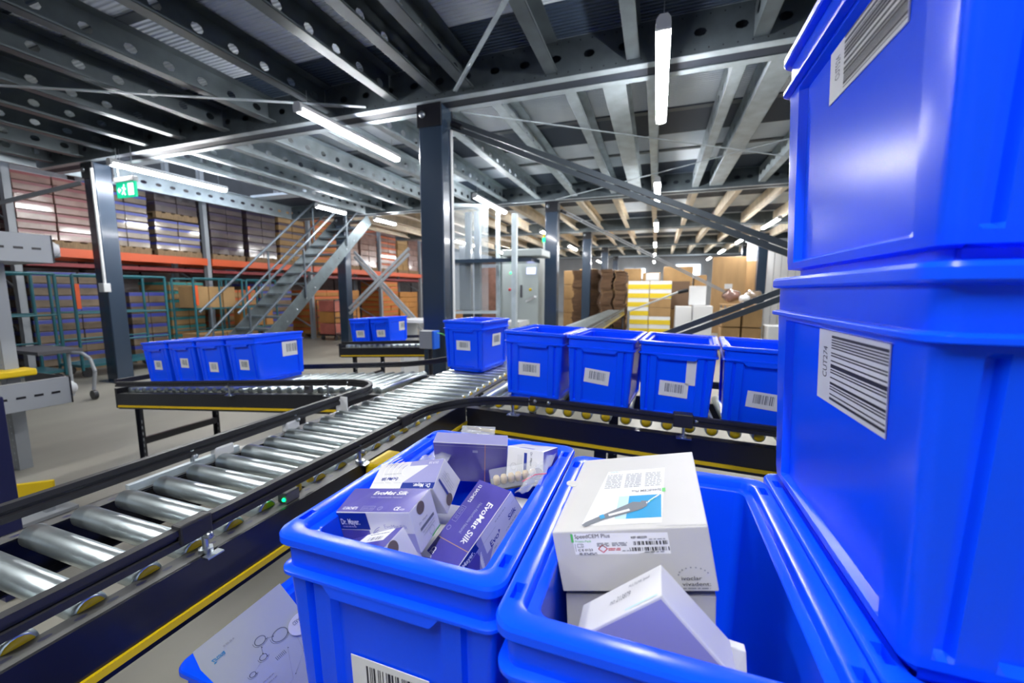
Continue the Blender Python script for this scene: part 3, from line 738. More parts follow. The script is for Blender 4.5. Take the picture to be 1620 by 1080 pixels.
tr, loc = spur('far conveyor spur carrying the pair of bins', -3.70, XO_F-.004, 4.05, 4.63, zR,
     [[(x, 4.03, zR(x)+.045) for x in (-3.66, -3.0, -2.4, -1.9, -1.33)], [(x, 4.64, zR(x)+.055) for x in (-3.66, -2.6, -1.33)]], near=False)
MB().box(loc(-3.73, 0, 0)[0], loc(-3.70, 0, 0)[0], 0, .58, zR(-3.7)-.15, zR(-3.7)+.02).build('end_plate', BLACK, tr)
leg_pair(tr, loc, -3.5, 4.07, -3.5, 4.61, zR(-3.5)-.14); leg_pair(tr, loc, -2.3, 4.07, -2.3, 4.61, zR(-2.3)-.14)
for (ya, yb, lb) in ((3.62, 7.5, 'middle stretch of the main roller conveyor beyond the lone bin'), (7.52, 11.9, 'far stretch of roller conveyor leading to the cardboard stacks')):
    t, loc = main_section(ya, yb, lb, False)
    for x, q in ((XO_N, -1), (XO_F, 1)):
        frame_side(t, loc, (x, ya, FT), (x, yb, FT), (q, 0), holes=False); flange_top(t, loc, (x, ya, FT), (x, yb, FT), (q, 0))
    guard(t, [loc(XO_N, ya, GZ), loc(XO_N, yb, GZ)]); 
    for y in (ya+.9, yb-.4): leg_pair(t, loc, XO_N-.02, y, XO_F+.02, y, FT-.11)
    for x in (XO_N,):
        for y in (ya+.5, (ya+yb)/2, yb-.5): post(t, *loc(x, y, FT), GZ-.02)
# grey junction box with blue side and green wire by the main column
t = thing('junction_box', (-2.02, 3.38, 0), 'small grey box with blue edge and green wire before the main column', 'box')
box_obj('housing', GREYP, t, -.09, .05, -.05, .05, .78, .95, bevel=.006); box_obj('blue_side', mat('bright_blue_plastic', (.01, .12, .7), .4), t, .052, .075, -.05, .05, .78, .95)
MB().cyl((0, 0, 0), (0, 0, .78), .02, 10).build('stand', BLACK, t)
g = MB(); pr_ = None
for i in range(11):
    a = math.pi*i/10*.6; p = (.08+.18*math.sin(a)*.8, 0, .93-.12*(1-math.cos(a)))
    if pr_: g.cyl(pr_, p, .005, 6)
    pr_ = p
g.build('green_wire', LEDG if False else GREEN_P, t)

# ------------------------------------------------------------------ cartons in the foreground bins
def carton(name, C, label, cat, group=None, m=CARTON_W, f=1.0, trim=0):
    C = [Vector(c) for c in C]
    if trim: C = [c if i % 2 else c.lerp(C[i+1], trim) for i, c in enumerate(C)]
    cam0 = Vector((0, 0, 1.32))
    C = [cam0+(c-cam0)*f for c in C]
    o = MB().hexa(C).build(name, m, None, .0012, 2); tag(o, label, cat, group)
    q = lambda i, j, k: C[i+2*j+4*k]
    return o, q
GR = 'purple and white suture cartons'
def arcs(F, u, v, m=WHITE_INK, a0=110, a1=250, k=5, r0=.010, dr=.0045):
    for i in range(k): F.ring(m, u+i*.004/F.w, v, r0+dr*i, .0011, a0, a1)
def end_face(F, s=1):
    F.disc(HOLE_B, .13, .72, F.h*.14, asp=1.1)
    F.text(GREY_INK, 'Dr. Mayer', .66, .95, .045, rot=-90); F.rect(NAVY_P, .50, .56, .18, .92)
    for k in range(4): F.line(LGREY_INK, [(.44-k*.04, .2), (.44-k*.04, .8)], .0006)
    F.ring(LGREY_INK, .3, .35, F.h*.1, .0008); F.rect(GREEN_P, .94, .98, .1, .35)
def purple_print(F, small=True):
    F.text(WHITE_INK, 'EvoMat Silk', .33, .70, .15, .45, bold=True, shear=.2)
    F.text(LAVENDER, 'Non Absorbable Natural', .33, .56, .07, .42, bold=True)
    if small:
        F.text(WHITE_INK, '12 SACHETS', .07, .09, .10, .20, bold=True)
        F.line(LAVENDER, [(.33, .06), (.50, .06), (.50, .22), (.33, .22), (.33, .06)], .0006); F.text(LAVENDER, 'DS19 | 3/0', .345, .09, .08, .14)
        F.ring(LAVENDER, .58, .14, .0038, .0009); F.text(LAVENDER, '2', .573, .10, .08)
        F.text(WHITE_INK, 'CE', .77, .07, .13, .07, bold=True); F.text(WHITE_INK, '1023', .85, .07, .06, .06)
def white_print(F):
    F.rect(LAVENDER, .63, .998, .02, .98)
    F.rect(NAVY_P, .60, .998, .02, .22)
M_ = [(-0.4092, 0.4279, 0.9576), (-0.2755, 0.4287, 0.9799), (-0.4113, 0.4775, 0.967), (-0.2761, 0.4797, 0.9899), (-0.417, 0.4176, 1.0161), (-0.2855, 0.4175, 1.0401), (-0.4236, 0.464, 1.0271), (-0.2849, 0.4683, 1.0487)]
o, q = carton('suture_carton', M_, 'shrink-wrapped carton with purple top and navy corner reading Dr. Mayer', 'carton', GR, f=.985, trim=.10)
F = Face(q(0, 0, 1), q(1, 0, 1), q(1, 1, 1), q(0, 1, 1)); F.rect(PURPLE, .003, .997, .01, .99, .0002, 3); purple_print(F); F.flush(o)
F = Face(q(0, 0, 0), q(1, 0, 0), q(1, 0, 1), q(0, 0, 1)); F.rect(NAVY_P, .002, .42, .55, .98); F.rect(PURPLE, .002, .40, .02, .53); F.rect(LAVENDER, .44, .99, .02, .48, .0002)
F.text(WHITE_INK, 'Dr. Mayer.', .04, .68, .15, .26, bold=True); F.words(LAVENDER, .05, .24, .6, .04); arcs(F, .50, .2, LAVENDER); F.text(LAVENDER, 'EvoMat Silk', .62, .6, .10, .3); F.flush(o)
F = Face(q(1, 0, 0), q(1, 1, 0), q(1, 1, 1), q(1, 0, 1)); F.disc(HOLE_B, .42, .86, .0085); F.text(GREY_INK, 'Dr. Mayer', .2, .55, .05, rot=0, wid=.4); F.rect(GREY_INK, .2, .85, .40, .47); F.words(LGREY_INK, .25, .8, .33, .02, 3); F.words(LGREY_INK, .25, .8, .26, .02, 4); F.ring(LGREY_INK, .6, .17, .006, .0006); F.rect(GREEN_P, .55, .97, .015, .05); F.flush(o)
T_ = [(-0.4165, 0.5251, 0.9581), (-0.2874, 0.5209, 0.9818), (-0.4211, 0.5715, 0.9843), (-0.29, 0.5715, 1.0133), (-0.4257, 0.4987, 1.0103), (-0.2963, 0.4942, 1.0336), (-0.4331, 0.5397, 1.0309), (-0.3016, 0.5408, 1.0611)]
o, q = carton('suture_carton', T_, 'carton showing its white and lavender side upside down, behind the shiny purple one', 'carton', GR, f=.955, trim=.10)
F = Face(q(1, 1, 1), q(0, 1, 1), q(0, 0, 1), q(1, 0, 1))   # print stands upside down for the camera
F.rect(LAVENDER, .003, .50, .01, .99, .0002); F.rect(NAVY_P, .003, .50, .80, .99); F.text(WHITE_INK, 'Dr. Mayer.', .06, .84, .12, .26, bold=True)
arcs(F, .50, .35, WHITE_INK, -70, 80); arcs(F, .52, .35, LAVENDER, -80, -20, 5)
F.text(NAVY_P, 'EvoMat Silk', .60, .60, .12, .27, bold=True, shear=.2); F.words(LGREY_INK, .58, .85, .45, .025, 5); F.line(LGREY_INK, [(.52, .8), (.98, .8)], .0005); F.words(LGREY_INK, .70, .88, .08, .02, 8)
F.line(LAVENDER, [(.06, .06), (.22, .06), (.22, .2), (.06, .2), (.06, .06)], .0006); F.text(WHITE_INK, 'DS19 3/0', .07, .09, .08, .14); F.flush(o)
F = Face(q(1, 0, 0), q(1, 1, 0), q(1, 1, 1), q(1, 0, 1)); F.disc(HOLE_B, .3, .18, .0085); F.rect(NAVY_P, .32, .40, .25, .92); F.ring(LGREY_INK, .65, .62, .006, .0006)
for k in range(4): F.line(LGREY_INK, [(.48+k*.07, .2), (.48+k*.07, .85)], .0006)
F.flush(o)
Rr = [(-0.2734, 0.4759, 0.8988), (-0.2127, 0.4486, 0.9046), (-0.2309, 0.5861, 0.972), (-0.1711, 0.5589, 0.9783), (-0.2917, 0.4467, 0.9535), (-0.231, 0.4194, 0.9593), (-0.2499, 0.5569, 1.0271), (-0.1873, 0.5298, 1.0318)]
o, q = carton('suture_carton', Rr, 'purple and white carton tilted on edge at the right, its name running lengthwise', 'carton', GR)
F = Face(q(0, 1, 1), q(0, 0, 1), q(1, 0, 1), q(1, 1, 1)); F.rect(PURPLE, .003, .997, .01, .99, .0002, 3)
F.text(WHITE_INK, 'EvoMat Silk', .20, .66, .16, .48, bold=True, shear=.15); F.text(LAVENDER, 'Non Absorbable Natural', .24, .46, .08, .36, bold=True)
F.text(WHITE_INK, '12 SACHETS', .06, .12, .09, .22, bold=True); F.line(LAVENDER, [(.34, .06), (.52, .06), (.52, .2), (.34, .2), (.34, .06)], .0006); F.text(LAVENDER, 'DS19 3/0', .36, .09, .08, .13)
F.ring(LAVENDER, .60, .13, .0038, .0009); F.text(WHITE_INK, 'CE', .82, .10, .12, .07, bold=True); F.text(WHITE_INK, '1023', .90, .10, .06, .06)
F.line(mat('bronze_thread', (.5, .3, .15), .5), [(.72, .01), (.72, .99)], .0009); F.flush(o)
F = Face(q(1, 0, 0), q(1, 1, 0), q(1, 1, 1), q(1, 0, 1)); F.rect(LAVENDER, .003, .997, .01, .99, .0002)
F.poly(NAVY_P, [(.002, .82), (.38, .82), (.38, .995), (.002, .995)]); F.poly(NAVY_P, [(.10, .70), (.42, .99), (.10, .99)], .0003); F.rect(PURPLE, .002, .34, .02, .80); F.text(WHITE_INK, 'Dr. Mayer.', .06, .85, .1, .26, bold=True)
F.poly(CARTON_W, [(.36, .02), (.99, .02), (.99, .98), (.46, .98)], .0005); arcs(F, .38, .32, WHITE_INK, 130, 260, 6)
F.text(NAVY_P, 'EvoMat Silk', .48, .52, .125, .46, bold=True, shear=.25); F.line(LGREY_INK, [(.40, .78), (.98, .78)], .0005); F.words(LGREY_INK, .5, .9, .40, .03, 6); F.words(LGREY_INK, .66, .84, .86, .03, 7); F.rect(NAVY_P, .70, .98, .02, .05); F.flush(o)
S_ = [(-0.3992, 0.3957, 0.9042), (-0.2713, 0.3804, 0.9537), (-0.3965, 0.4454, 0.913), (-0.2689, 0.4301, 0.9626), (-0.405, 0.3862, 0.9659), (-0.2955, 0.371, 1.0138), (-0.4039, 0.4359, 0.9749), (-0.2927, 0.4203, 1.0218)]
o, q = carton('suture_carton', S_, 'carton lowest at the front rim with a white barcode sticker and red dot', 'carton', GR)
F = Face(q(0, 0, 1), q(1, 0, 1), q(1, 1, 1), q(0, 1, 1)); F.rect(PURPLE, .003, .997, .01, .99, .0002, 3); F.poly(WHITE_INK, [(.42, .45), (.86, .45), (.90, .88), (.50, .88)], .0005); F.bars(GREY_INK, .58, .8, .5, .62, 30, 4); F.words(GREY_INK, .55, .85, .72, .03, 9)
F.text(WHITE_INK, 'EvoMat', .5, .1, .2, .3, bold=True); F.text(WHITE_INK, 'CE', .05, .75, .1, bold=True); F.flush(o)
F = Face(q(1, 0, 0), q(1, 1, 0), q(1, 1, 1), q(1, 0, 1)); F.disc(HOLE_B, .34, .86, .009); F.disc(RED_P, .42, .34, .0042); F.flush(o)
U_ = [(-0.4023, 0.6891, 0.9416), (-0.2709, 0.729, 0.9369), (-0.4126, 0.7173, 0.9514), (-0.2778, 0.7587, 0.9465), (-0.3941, 0.6612, 1.0326), (-0.2563, 0.7041, 1.0275), (-0.4012, 0.691, 1.0417), (-0.2664, 0.7324, 1.0368)]
o, q = carton('suture_carton', U_, 'purple carton standing at the back of the bin in creased clear wrap', 'carton', GR, f=.93)
F = Face(q(0, 0, 0), q(1, 0, 0), q(1, 0, 1), q(0, 0, 1)); F.rect(PURPLE, .003, .997, .01, .99, .0002, 3); F.line(mat('orange_thread', (.8, .3, .1), .5), [(.70, .01), (.70, .99)], .0008); F.rect(LAVENDER, .53, .60, .78, .84); F.line(LAVENDER, [(.02, .93), (.98, .93)], .0008); F.flush(o)
F = Face(q(0, 0, 1), q(1, 0, 1), q(1, 1, 1), q(0, 1, 1)); F.rect(LAVENDER, .003, .997, .02, .98, .0002); F.flush(o)
V_ = [(-0.2488, 0.6726, 0.9705), (-0.1761, 0.662, 0.9803), (-0.2366, 0.7307, 0.9587), (-0.1628, 0.7183, 0.9659), (-0.2509, 0.6892, 1.0337), (-0.1777, 0.6756, 1.0369), (-0.2392, 0.7457, 1.0186), (-0.165, 0.7336, 1.0255)]
o, q = carton('suture_carton', V_, 'white carton end with rotated print and round thumb hole at the back right', 'carton', GR, f=.94)
F = Face(q(0, 0, 0), q(1, 0, 0), q(1, 0, 1), q(0, 0, 1)); F.disc(HOLE_B, .88, .35, .009); F.text(GREY_INK, 'Dr. Mayer', .65, .92, .07, rot=-90); F.rect(NAVY_P, .48, .56, .25, .88); F.ring(LGREY_INK, .2, .45, .006, .0006)
for k in range(3): F.line(LGREY_INK, [(.32+k*.05, .3), (.32+k*.05, .8)], .0006)
F.flush(o)
F = Face(q(1, 0, 0), q(1, 1, 0), q(1, 1, 1), q(1, 0, 1)); F.rect(PURPLE, .01, .99, .01, .99, .0002); F.flush(o)
F = Face(q(0, 0, 1), q(1, 0, 1), q(1, 1, 1), q(0, 1, 1)); F.rect(LAVENDER, .3, .7, .05, .95, .0002); F.flush(o)
# filler cartons under the heap
for k, (x, y, z, a, lb) in enumerate([(-.33, .48, .93, .1, 'white carton edge showing between the purple cartons'), (-.235, .60, .935, -.2, 'pale carton lying behind the tilted one in the centre of the bin'), (-.30, .60, .90, .05, 'white carton buried under the heap at the back of the bin'), (-.24, .43, .85, 0, 'white carton at the bottom of the packed bin'), (-.33, .43, .865, 0, 'white carton low at the front of the packed bin')]):
    o = MB().box(-.055, .055, -.035, .035, -.03, .03).build('suture_carton', CARTON_W, None, .001); o.location = (x, y, z); o.rotation_euler = (.1 if k < 2 else 0, -.1 if k < 2 else 0, a); tag(o, lb, 'carton', GR)
# vial case with tooth-coloured samples
t = thing('sample_case', (-.205, .600, 1.005), 'clear plastic case of beige tooth samples on the cartons', 'case', rz=.55)
t.rotation_euler = (.12, -.10, .52)
SCL = .74; t.scale = (SCL,)*3; t.location = (-.207, .606, 1.010)
MB().box(-.055, .055, -.022, .022, -.004, 0).build('tray', DGREY, t, .001)
MB().box(-.056, .056, -.023, .023, .0005, .026).build('lid', CLEAR2, t, .003)
for k in range(6):
    o = MB().lathe((0, 0, 0), (0, 0, 1), [(0, .0005), (0, .0066), (.001, .0074), (.015, .0074), (.018, .006), (.019, .003), (.0192, .0004)], 8).build('tooth_sample', TOOTH, None)
    a = t.rotation_euler.to_matrix() @ Vector((-.042+k*.0165, 0, .0012))*SCL; o.location = Vector(t.location)+a; o.rotation_euler = t.rotation_euler; o.scale = (SCL,)*3
    tag(o, 'beige resin tooth sample standing in the clear case', 'tooth', 'tooth samples in the case')
# crumpled bags
def bag(name, p, w, h, seed, amp=.006, m=CLEAR, n=14):
    rr = random.Random(seed); ph = [rr.uniform(0, 6) for _ in range(8)]; mb = MB()
    P = [Vector(v) for v in p]; nn = ((P[1]-P[0]).cross(P[3]-P[0])).normalized(); vs = []
    for s in (-1, 1):
        for j in range(n+1):
            for i in range(n+1):
                u, v = i/n, j/n
                b = P[0]*(1-u)*(1-v)+P[1]*u*(1-v)+P[2]*u*v+P[3]*(1-u)*v
                d = amp*(math.sin(9*u+ph[0]+3*math.sin(5*v+ph[1]))+.6*math.sin(17*v+ph[2]+4*u)+.5*math.sin(25*(u+v)+ph[3]))
                e = min(u, 1-u, v, 1-v)*4; e = min(1, e)
                vs.append(b+nn*(d+s*(.0008+e*w)))
    N = (n+1)**2; fs = []
    for s in (0, 1):
        for j in range(n):
            for i in range(n):
                a = s*N+j*(n+1)+i; f_ = (a, a+1, a+n+2, a+n+1); fs.append(f_ if s else f_[::-1])
    mb.add(vs, fs, True)
    return mb.build(name, m)
o = bag('zip_bag', [(-.188, .545, 1.018), (-.158, .585, 1.022), (-.150, .665, 1.045), (-.178, .640, 1.035)], .003, .05, 3, .003)
tag(o, 'crumpled clear zip bag with a pink seal by the right rim', 'bag')
z = MB(); z.cyl((-.185, .575, 1.026), (-.17, .595, 1.031), .0008, 6); z.cyl((-.17, .595, 1.031), (-.154, .605, 1.031), .0008, 6); z.build('pink_seal', RIBBON, o)
o = bag('zip_bag', [(-.385, .50, 1.010), (-.335, .57, 1.015), (-.335, .66, 1.030), (-.385, .64, 1.025)], .003, .05, 9, .004)
tag(o, 'crumpled clear bag against the back left corner of the packed bin', 'bag')
o = bag('zip_bag', [(-.35, .690, 1.036), (-.285, .704, 1.036), (-.285, .714, 1.058), (-.35, .700, 1.058)], .0006, .05, 5, .0012)
tag(o, 'flat clear bag tag sticking up over the back rim', 'bag')
# big white carton
S2 = [(-0.0851, 0.4175, 0.984), (0.0712, 0.4188, 1.0248), (-0.0827, 0.6376, 0.98), (0.0746, 0.6372, 1.0192), (-0.1001, 0.4205, 1.0506), (0.0576, 0.4203, 1.0906), (-0.0994, 0.6398, 1.0466), (0.0597, 0.6386, 1.084)]
CW2 = mat('matte_white_carton', (.51, .505, .495), .5, noise=.03, nscale=6)
o, q = carton('cement_carton', S2, 'large white carton in the open bin with a blue syringe picture on its lid', 'carton', m=CW2)
F = Face(q(0, 0, 1), q(1, 0, 1), q(1, 1, 1), q(0, 1, 1))
F.poly(WHITE_INK, [(.20, .05), (.73, .05), (.76, .74), (.28, .74)], .0003)
for k in range(8):
    a = k/8; F.poly([PALECYAN, PALECYAN, CYAN, CYAN, CYAN, CYAN, CYAN, CYAN][k], [(.42+.31*a, .10), (.42+.31*(a+.125), .10), (.42+.31*(a+.125), .36), (.42+.31*a, .36)], .0005)
F.poly(GREY_INK, [(.20, .05), (.23, .035), (.35, .10), (.55, .17), (.61, .20), (.60, .27), (.53, .28), (.33, .15), (.22, .08)], .0009); F.poly(GREY_INK, [(.57, .19), (.63, .22), (.64, .28), (.59, .29)], .0009)
F.poly(WHITE_INK, [(.38, .13), (.52, .18), (.51, .20), (.37, .15)], .0011); F.poly(CYAN, [(.325, .10), (.355, .115), (.335, .155), (.305, .14)], .0012); F.poly(WHITE_INK, [(.63, .25), (.72, .35), (.71, .355), (.625, .265)], .0009); F.poly(GREEN_P, [(.65, .272), (.69, .315), (.688, .32), (.648, .28)], .0010)
F.text(GREY_INK, 'SpeedCEM Plus', .73, .43, .03, .22, bold=True, flip=True); F.rect(GREEN_P, .735, .76, .39, .44)
F.text(CYAN, 'ivoclar', .305, .715, .02, flip=False, wid=.07)
for c in range(3):
    for k in range(9): F.words(LGREY_INK, .285+c*.16, .415+c*.16, .475+k*.024, .012, 20+c*9+k)
F.line(LGREY_INK, [(.70, .018), (.995, .012)], .0009)
F.flush(o)
tab = MB(); c = q(0, 0, 1)*.42+q(0, 1, 1)*.58
tab.cyl(c+Vector((-.001, 0, .0005)), c+Vector((-.001, 0, .0015)), .009, 20); tab.build('lid_tab', CW2, o)
F = Face(q(0, 0, 0), q(1, 0, 0), q(1, 0, 1), q(0, 0, 1))
F.poly(WHITE_INK, [(.14, .62), (.76, .60), (.76, .93), (.14, .97)], .0003)
F.text(BLACK_INK, 'SpeedCEM Plus', .155, .885, .065, .24, bold=False); F.rect(GREEN_P, .128, .145, .82, .96); F.text(GREEN_P, 'Promo Pack', .155, .82, .035, .11)
F.line(GREY_INK, [(.15, .67), (.15, .80)], .0006); F.line(GREY_INK, [(.165, .74), (.205, .74), (.205, .79), (.165, .79), (.165, .74)], .0005); F.text(BLACK_INK, '2', .19, .75, .03); F.text(BLACK_INK, 'C E 0123', .165, .675, .035, .10, bold=True)
F.words(GREY_INK, .17, .29, .635, .012, 3); F.words(GREY_INK, .17, .29, .615, .012, 4)
cx, cy = .335, .705; F.line(RED_P, [(cx, cy-.06), (cx+.03, cy), (cx, cy+.06), (cx-.03, cy), (cx, cy-.06)], .0009); F.words(RED_P, .37, .45, .70, .012, 2); F.words(RED_P, .37, .45, .675, .012, 6)
for k in range(3): F.words(GREY_INK, .30, .38, .79-k*.022, .01, k); F.words(GREY_INK, .40, .50, .79-k*.022, .01, k+5)
F.text(BLACK_INK, 'REF 682239', .53, .855, .035, .10, bold=True); F.words(GREY_INK, .64, .74, .83, .012, 4); F.bars(BLACK_INK, .54, .75, .75, .81, 60, 3); F.bars(BLACK_INK, .51, .76, .655, .715, 70, 6); F.words(GREY_INK, .60, .72, .63, .012, 9); F.words(GREY_INK, .46, .52, .66, .01, 4)
F.text(BLACK_INK, 'ivoclar', .795, .185, .06, .12); F.text(BLACK_INK, 'vivadent:', .795, .095, .06, .165); F.words(GREY_INK, .795, .955, .05, .014, 8)
for k in range(9):
    a = math.radians(172-k*19); F.disc(GREY_INK, .87+.09*math.cos(a), .25+.13*math.sin(a), .0007, 8)
F.flush(o)
# lower white carton of the same kind
o = MB().hexa([(-.074, .43, .80), (.079, .43, .80), (-.074, .63, .80), (.079, .63, .80), (-.0835, .425, .976), (.070, .425, 1.014), (-.083, .63, .972), (.072, .63, 1.010)]).build('cement_carton', CW2, None, .001)
tag(o, 'white carton mostly hidden beneath the large white one', 'carton')
F = Face((-.078, .43, .80), (.079, .43, .80), (.070, .425, 1.014), (-.0835, .425, .976)); F.line(GREY_INK, [(.2, .86), (.2, .93), (.32, .94)], .0007); F.words(GREY_INK, .22, .34, .90, .02, 4); F.rect(GREEN_P, .2, .26, .955, .965); F.flush(o)
# tilted thin white box in front
def wbox(A, Bl, Br, t, ext=1.5):
    A, Bl, Br = Vector(A), Vector(Bl), Vector(Br); l = (Bl-A)*ext; r = (Br-A)*ext*1.15
    f0 = [A, A+l, A+l+r, A+r]; return f0, [p+Vector(t) for p in f0]
kf = .84; cz = lambda p: (p[0]*kf, p[1]*kf, 1.32+(p[2]-1.32)*kf)
f0, f1 = wbox(cz((.0183, .425, 1.002)), cz((-.0416, .425, .9503)), cz((.063, .425, .9585)), (.0, .051*kf, .0008))
C = [f0[2], f0[3], f0[1], f0[0], f1[2], f1[3], f1[1], f1[0]]
o = MB().hexa([f0[1], f0[2], f1[1], f1[2], f0[0], f0[3], f1[0], f1[3]]).build('tooth_carton', CARTON_W, None, .001); tag(o, 'slim white box standing on its corner against the front rim, one edge printed', 'carton')
F = Face(f0[1], f0[0], f1[0], f1[1]); F.text(GREY_INK, 'MULTILINK Speed', .62, .72, .09, .25, shear=.2); F.text(GREY_INK, 'no 213879', .40, .45, .16, .25, shear=.3); F.line(PALECYAN, [(.6, .07), (.96, .07)], .002); F.flush(o)
F = Face(f0[2], f0[3], f0[0], f0[1]) if False else Face(f0[1], f0[2], f0[3], f0[0]); F.rect(LAVENDER, .03, .97, .03, .97, .0002); F.flush(o)  # shade on the white box's front face put in as lavender colour
# papers at the bottom of the open bin
o = MB().hexa([(.045, .40, .80), (.110, .39, .80), (.045, .41, .80), (.110, .40, .80), (.050, .44, .955), (.100, .425, .962), (.050, .45, .955), (.100, .435, .962)]).build('paper_sheet', WHITE, None, .001); tag(o, 'white folded leaflet standing beside the white cartons', 'leaflet')
o = bag('crumpled_paper', [(.085, .36, .80), (.135, .37, .80), (.13, .385, .925), (.095, .372, .93)], .006, .05, 11, .002, WHITE); tag(o, 'crumpled white paper scrap at the right of the open bin', 'paper')
# low bin: tilted box with ring graphics
Ct = [(-0.6164, 0.3491, 0.7975), (-0.5684, 0.4185, 0.6112), (-0.5577, 0.4493, 0.8495), (-0.51, 0.5179, 0.663)]
Cc = [(x+.004, y+.006, z-.034) for x, y, z in Ct]+Ct
o, q = carton('zirconia_carton', Cc, 'white box with ring diagrams tilted in the low bin', 'carton', m=mat('satin_white_carton', (0.525, 0.555, 0.562), .3, coat=.5), f=1.06)
F = Face(q(0, 0, 1), q(0, 1, 1), q(1, 1, 1), q(1, 0, 1)); F.n = -F.n if F.n.dot(Vector((0, 0, 1.32))-F.at(.5, .5)) < 0 else F.n
def cyc(u, v, r):
    F.ring(GREY_INK, u, v, r, .0011); F.ring(BLACK_INK, u, v, r+.0024, .0004, 20, 200); F.disc(GREY_INK, u+r*.8/F.w, v+r*.6/F.h, .0012, 10)
F.disc(WHITE_INK, .93, .42, .022, 40, .0035); F.ring(LGREY_INK, .93, .42, .0222, .0005, l=.0036)
F.text(GREY_INK, 'CERAMAN', .85, .36, .035, .16, l=.004)
cyc(.50, .30, .0085); cyc(.68, .38, .0125); cyc(.42, .44, .006); cyc(.24, .50, .005); cyc(.75, .88, .0085); cyc(.66, .97, .005)
F.line(GREY_INK, [(.47, .35), (.44, .41)], .0005); F.line(GREY_INK, [(.55, .32), (.62, .35)], .0005); F.line(LGREY_INK, [(.38, .46), (.28, .49)], .0005); F.line(LGREY_INK, [(.66, .52), (.50, .80), (.42, .82)], .0005); F.line(LGREY_INK, [(.8, .5), (.76, .66), (.55, .78)], .0005)
for p in ((.62, .35), (.47, .36), (.66, .53), (.55, .78), (.42, .82), (.76, .66), (.44, .41)): F.disc(BLACK_INK, *p, .0009, 8)
F.text(CYAN, 'Zirconia', .06, .16, .04, .14, bold=True); F.words(LGREY_INK, .22, .34, .12, .015, 3)
for k in range(7): F.rect(GREY_INK, .50+k*.018, .506+k*.018, .52, .56)
for k in range(8): F.disc(CYAN, .14+k*.018, .86, .0007, 6)
F.words(LGREY_INK, .2, .4, .62, .01, 7); F.words(LGREY_INK, .2, .4, .66, .01, 9); F.flush(o)
o = MB().box(-.10, .10, -.14, .14, 0, .19).build('plain_carton', CARTON_W, None, .002); o.location = (-.628, .61, .352); tag(o, 'plain white carton lying in the low bin under the tilted box', 'carton')
o = MB().box(-.06, .06, -.09, .09, 0, .004).build('printed_sheet', WHITE, None); o.location = (-.575, .69, .60); o.rotation_euler = (.1, .1, .2); tag(o, 'white printed sheet at the back of the low bin', 'leaflet')

# ------------------------------------------------------------------ left: grey channels, perforated post, navy post
t = thing('packing_station', (-4.0, 1.67, 0), 'grey two level packing station with slotted side panels at far left', 'workstation')
def gch(z, nm):
    m = MB(); m.box(-.012, 0, -1.6, 0, z-.19, z); m.box(-.6, -.012, -1.6, 0, z-.19, z-.185); m.box(-.05, 0, -1.6, 0, z-.004, z)
    o = m.build(nm, GREYP, t, .003)
    s = MB()
    for k in range(16): s.box(.0005, .0015, -.10-k*.085, -.055-k*.085, z-.105, z-.09)
    s.build('slot_row', BLACK, o); 
    MB().box(-.6, .004, 0, .006, z-.19, z).build('end_plate', BLACK, t)
    MB().lathe((-.05, .0, z-.09), (0, 1, 0), [(0, .05), (.03, .05), (.05, .03), (.06, .001)], 14).build('roller_end', LAMPH, t)
    return o
gch(1.70, 'upper_channel'); gch(.70, 'lower_channel')
m = MB(); m.perf((-.46, -.17, 0), (0, 0, 1), (1, 0, 0), 1.52, .08, .05, .008, .006); m.box(-.46, -.456, -.17, -.10, 0, 1.52); m.box(-.384, -.38, -.17, -.10, 0, 1.52); m.build('upright', GREYP, t)
MB().box(-.1, -.04, -1.5, -1.44, 0, 1.52).build('upright', GALV_C, t)
MB().bar((-.35, -.9, .73), (-.35, -.05, .73), .16, .05).build('yellow_chute', YEL, t, .01); 
MB().bar((-.5, -.5, 1.62), (-.35, .18, 1.62), .12, .1).build('grey_drawer', GREYP, t, .01)
tag(MB().bar((-2.62, .82, 0), (-2.62, .82, .88), .13, .08, (0, 1, 0)).build('navy_post', NAVY, None, .004), 'dark navy post at the left edge in front of the floor', 'post')
t = thing('floor_guard', (-3.38, 1.08, .0), 'yellow kick plate with grey bracket low on the floor at left', 'guard')
MB().bar((-.06, .0, .19), (.12, .16, .19), .02, .08).build('yellow_plate', YEL, t, .006); MB().box(-.3, .12, -.2, .25, 0, .03).build('foot', GREYP, t); MB().box(-.25, -.2, -.15, -.1, .03, .17).build('upright', GREYP, t); MB().box(.03, .07, .13, .17, .03, .17).build('upright', GREYP, t)
t = thing('tube_trolley', (-6.4, 2.9, 0), 'curved grey tube leg with a black caster on the floor at left', 'trolley')
g = MB(); P = [(-.5, 0, .55), (-.2, 0, .56), (-.05, 0, .5), (.02, 0, .35), (-.05, 0, .12)]
for a, b in zip(P, P[1:]): g.cyl(a, b, .018, 10)
g.build('tube', GREYP, t); MB().cyl((-.05, -.02, .055), (-.05, .02, .055), .055, 14).build('caster', BLACK, t); MB().cyl((-.5, 0, 0), (-.5, 0, .56), .018, 10).build('tube', GREYP, t)
MB().box(-1.3, -.4, -.3, .1, .56, .60).build('dark_shelf', DGREY, t)

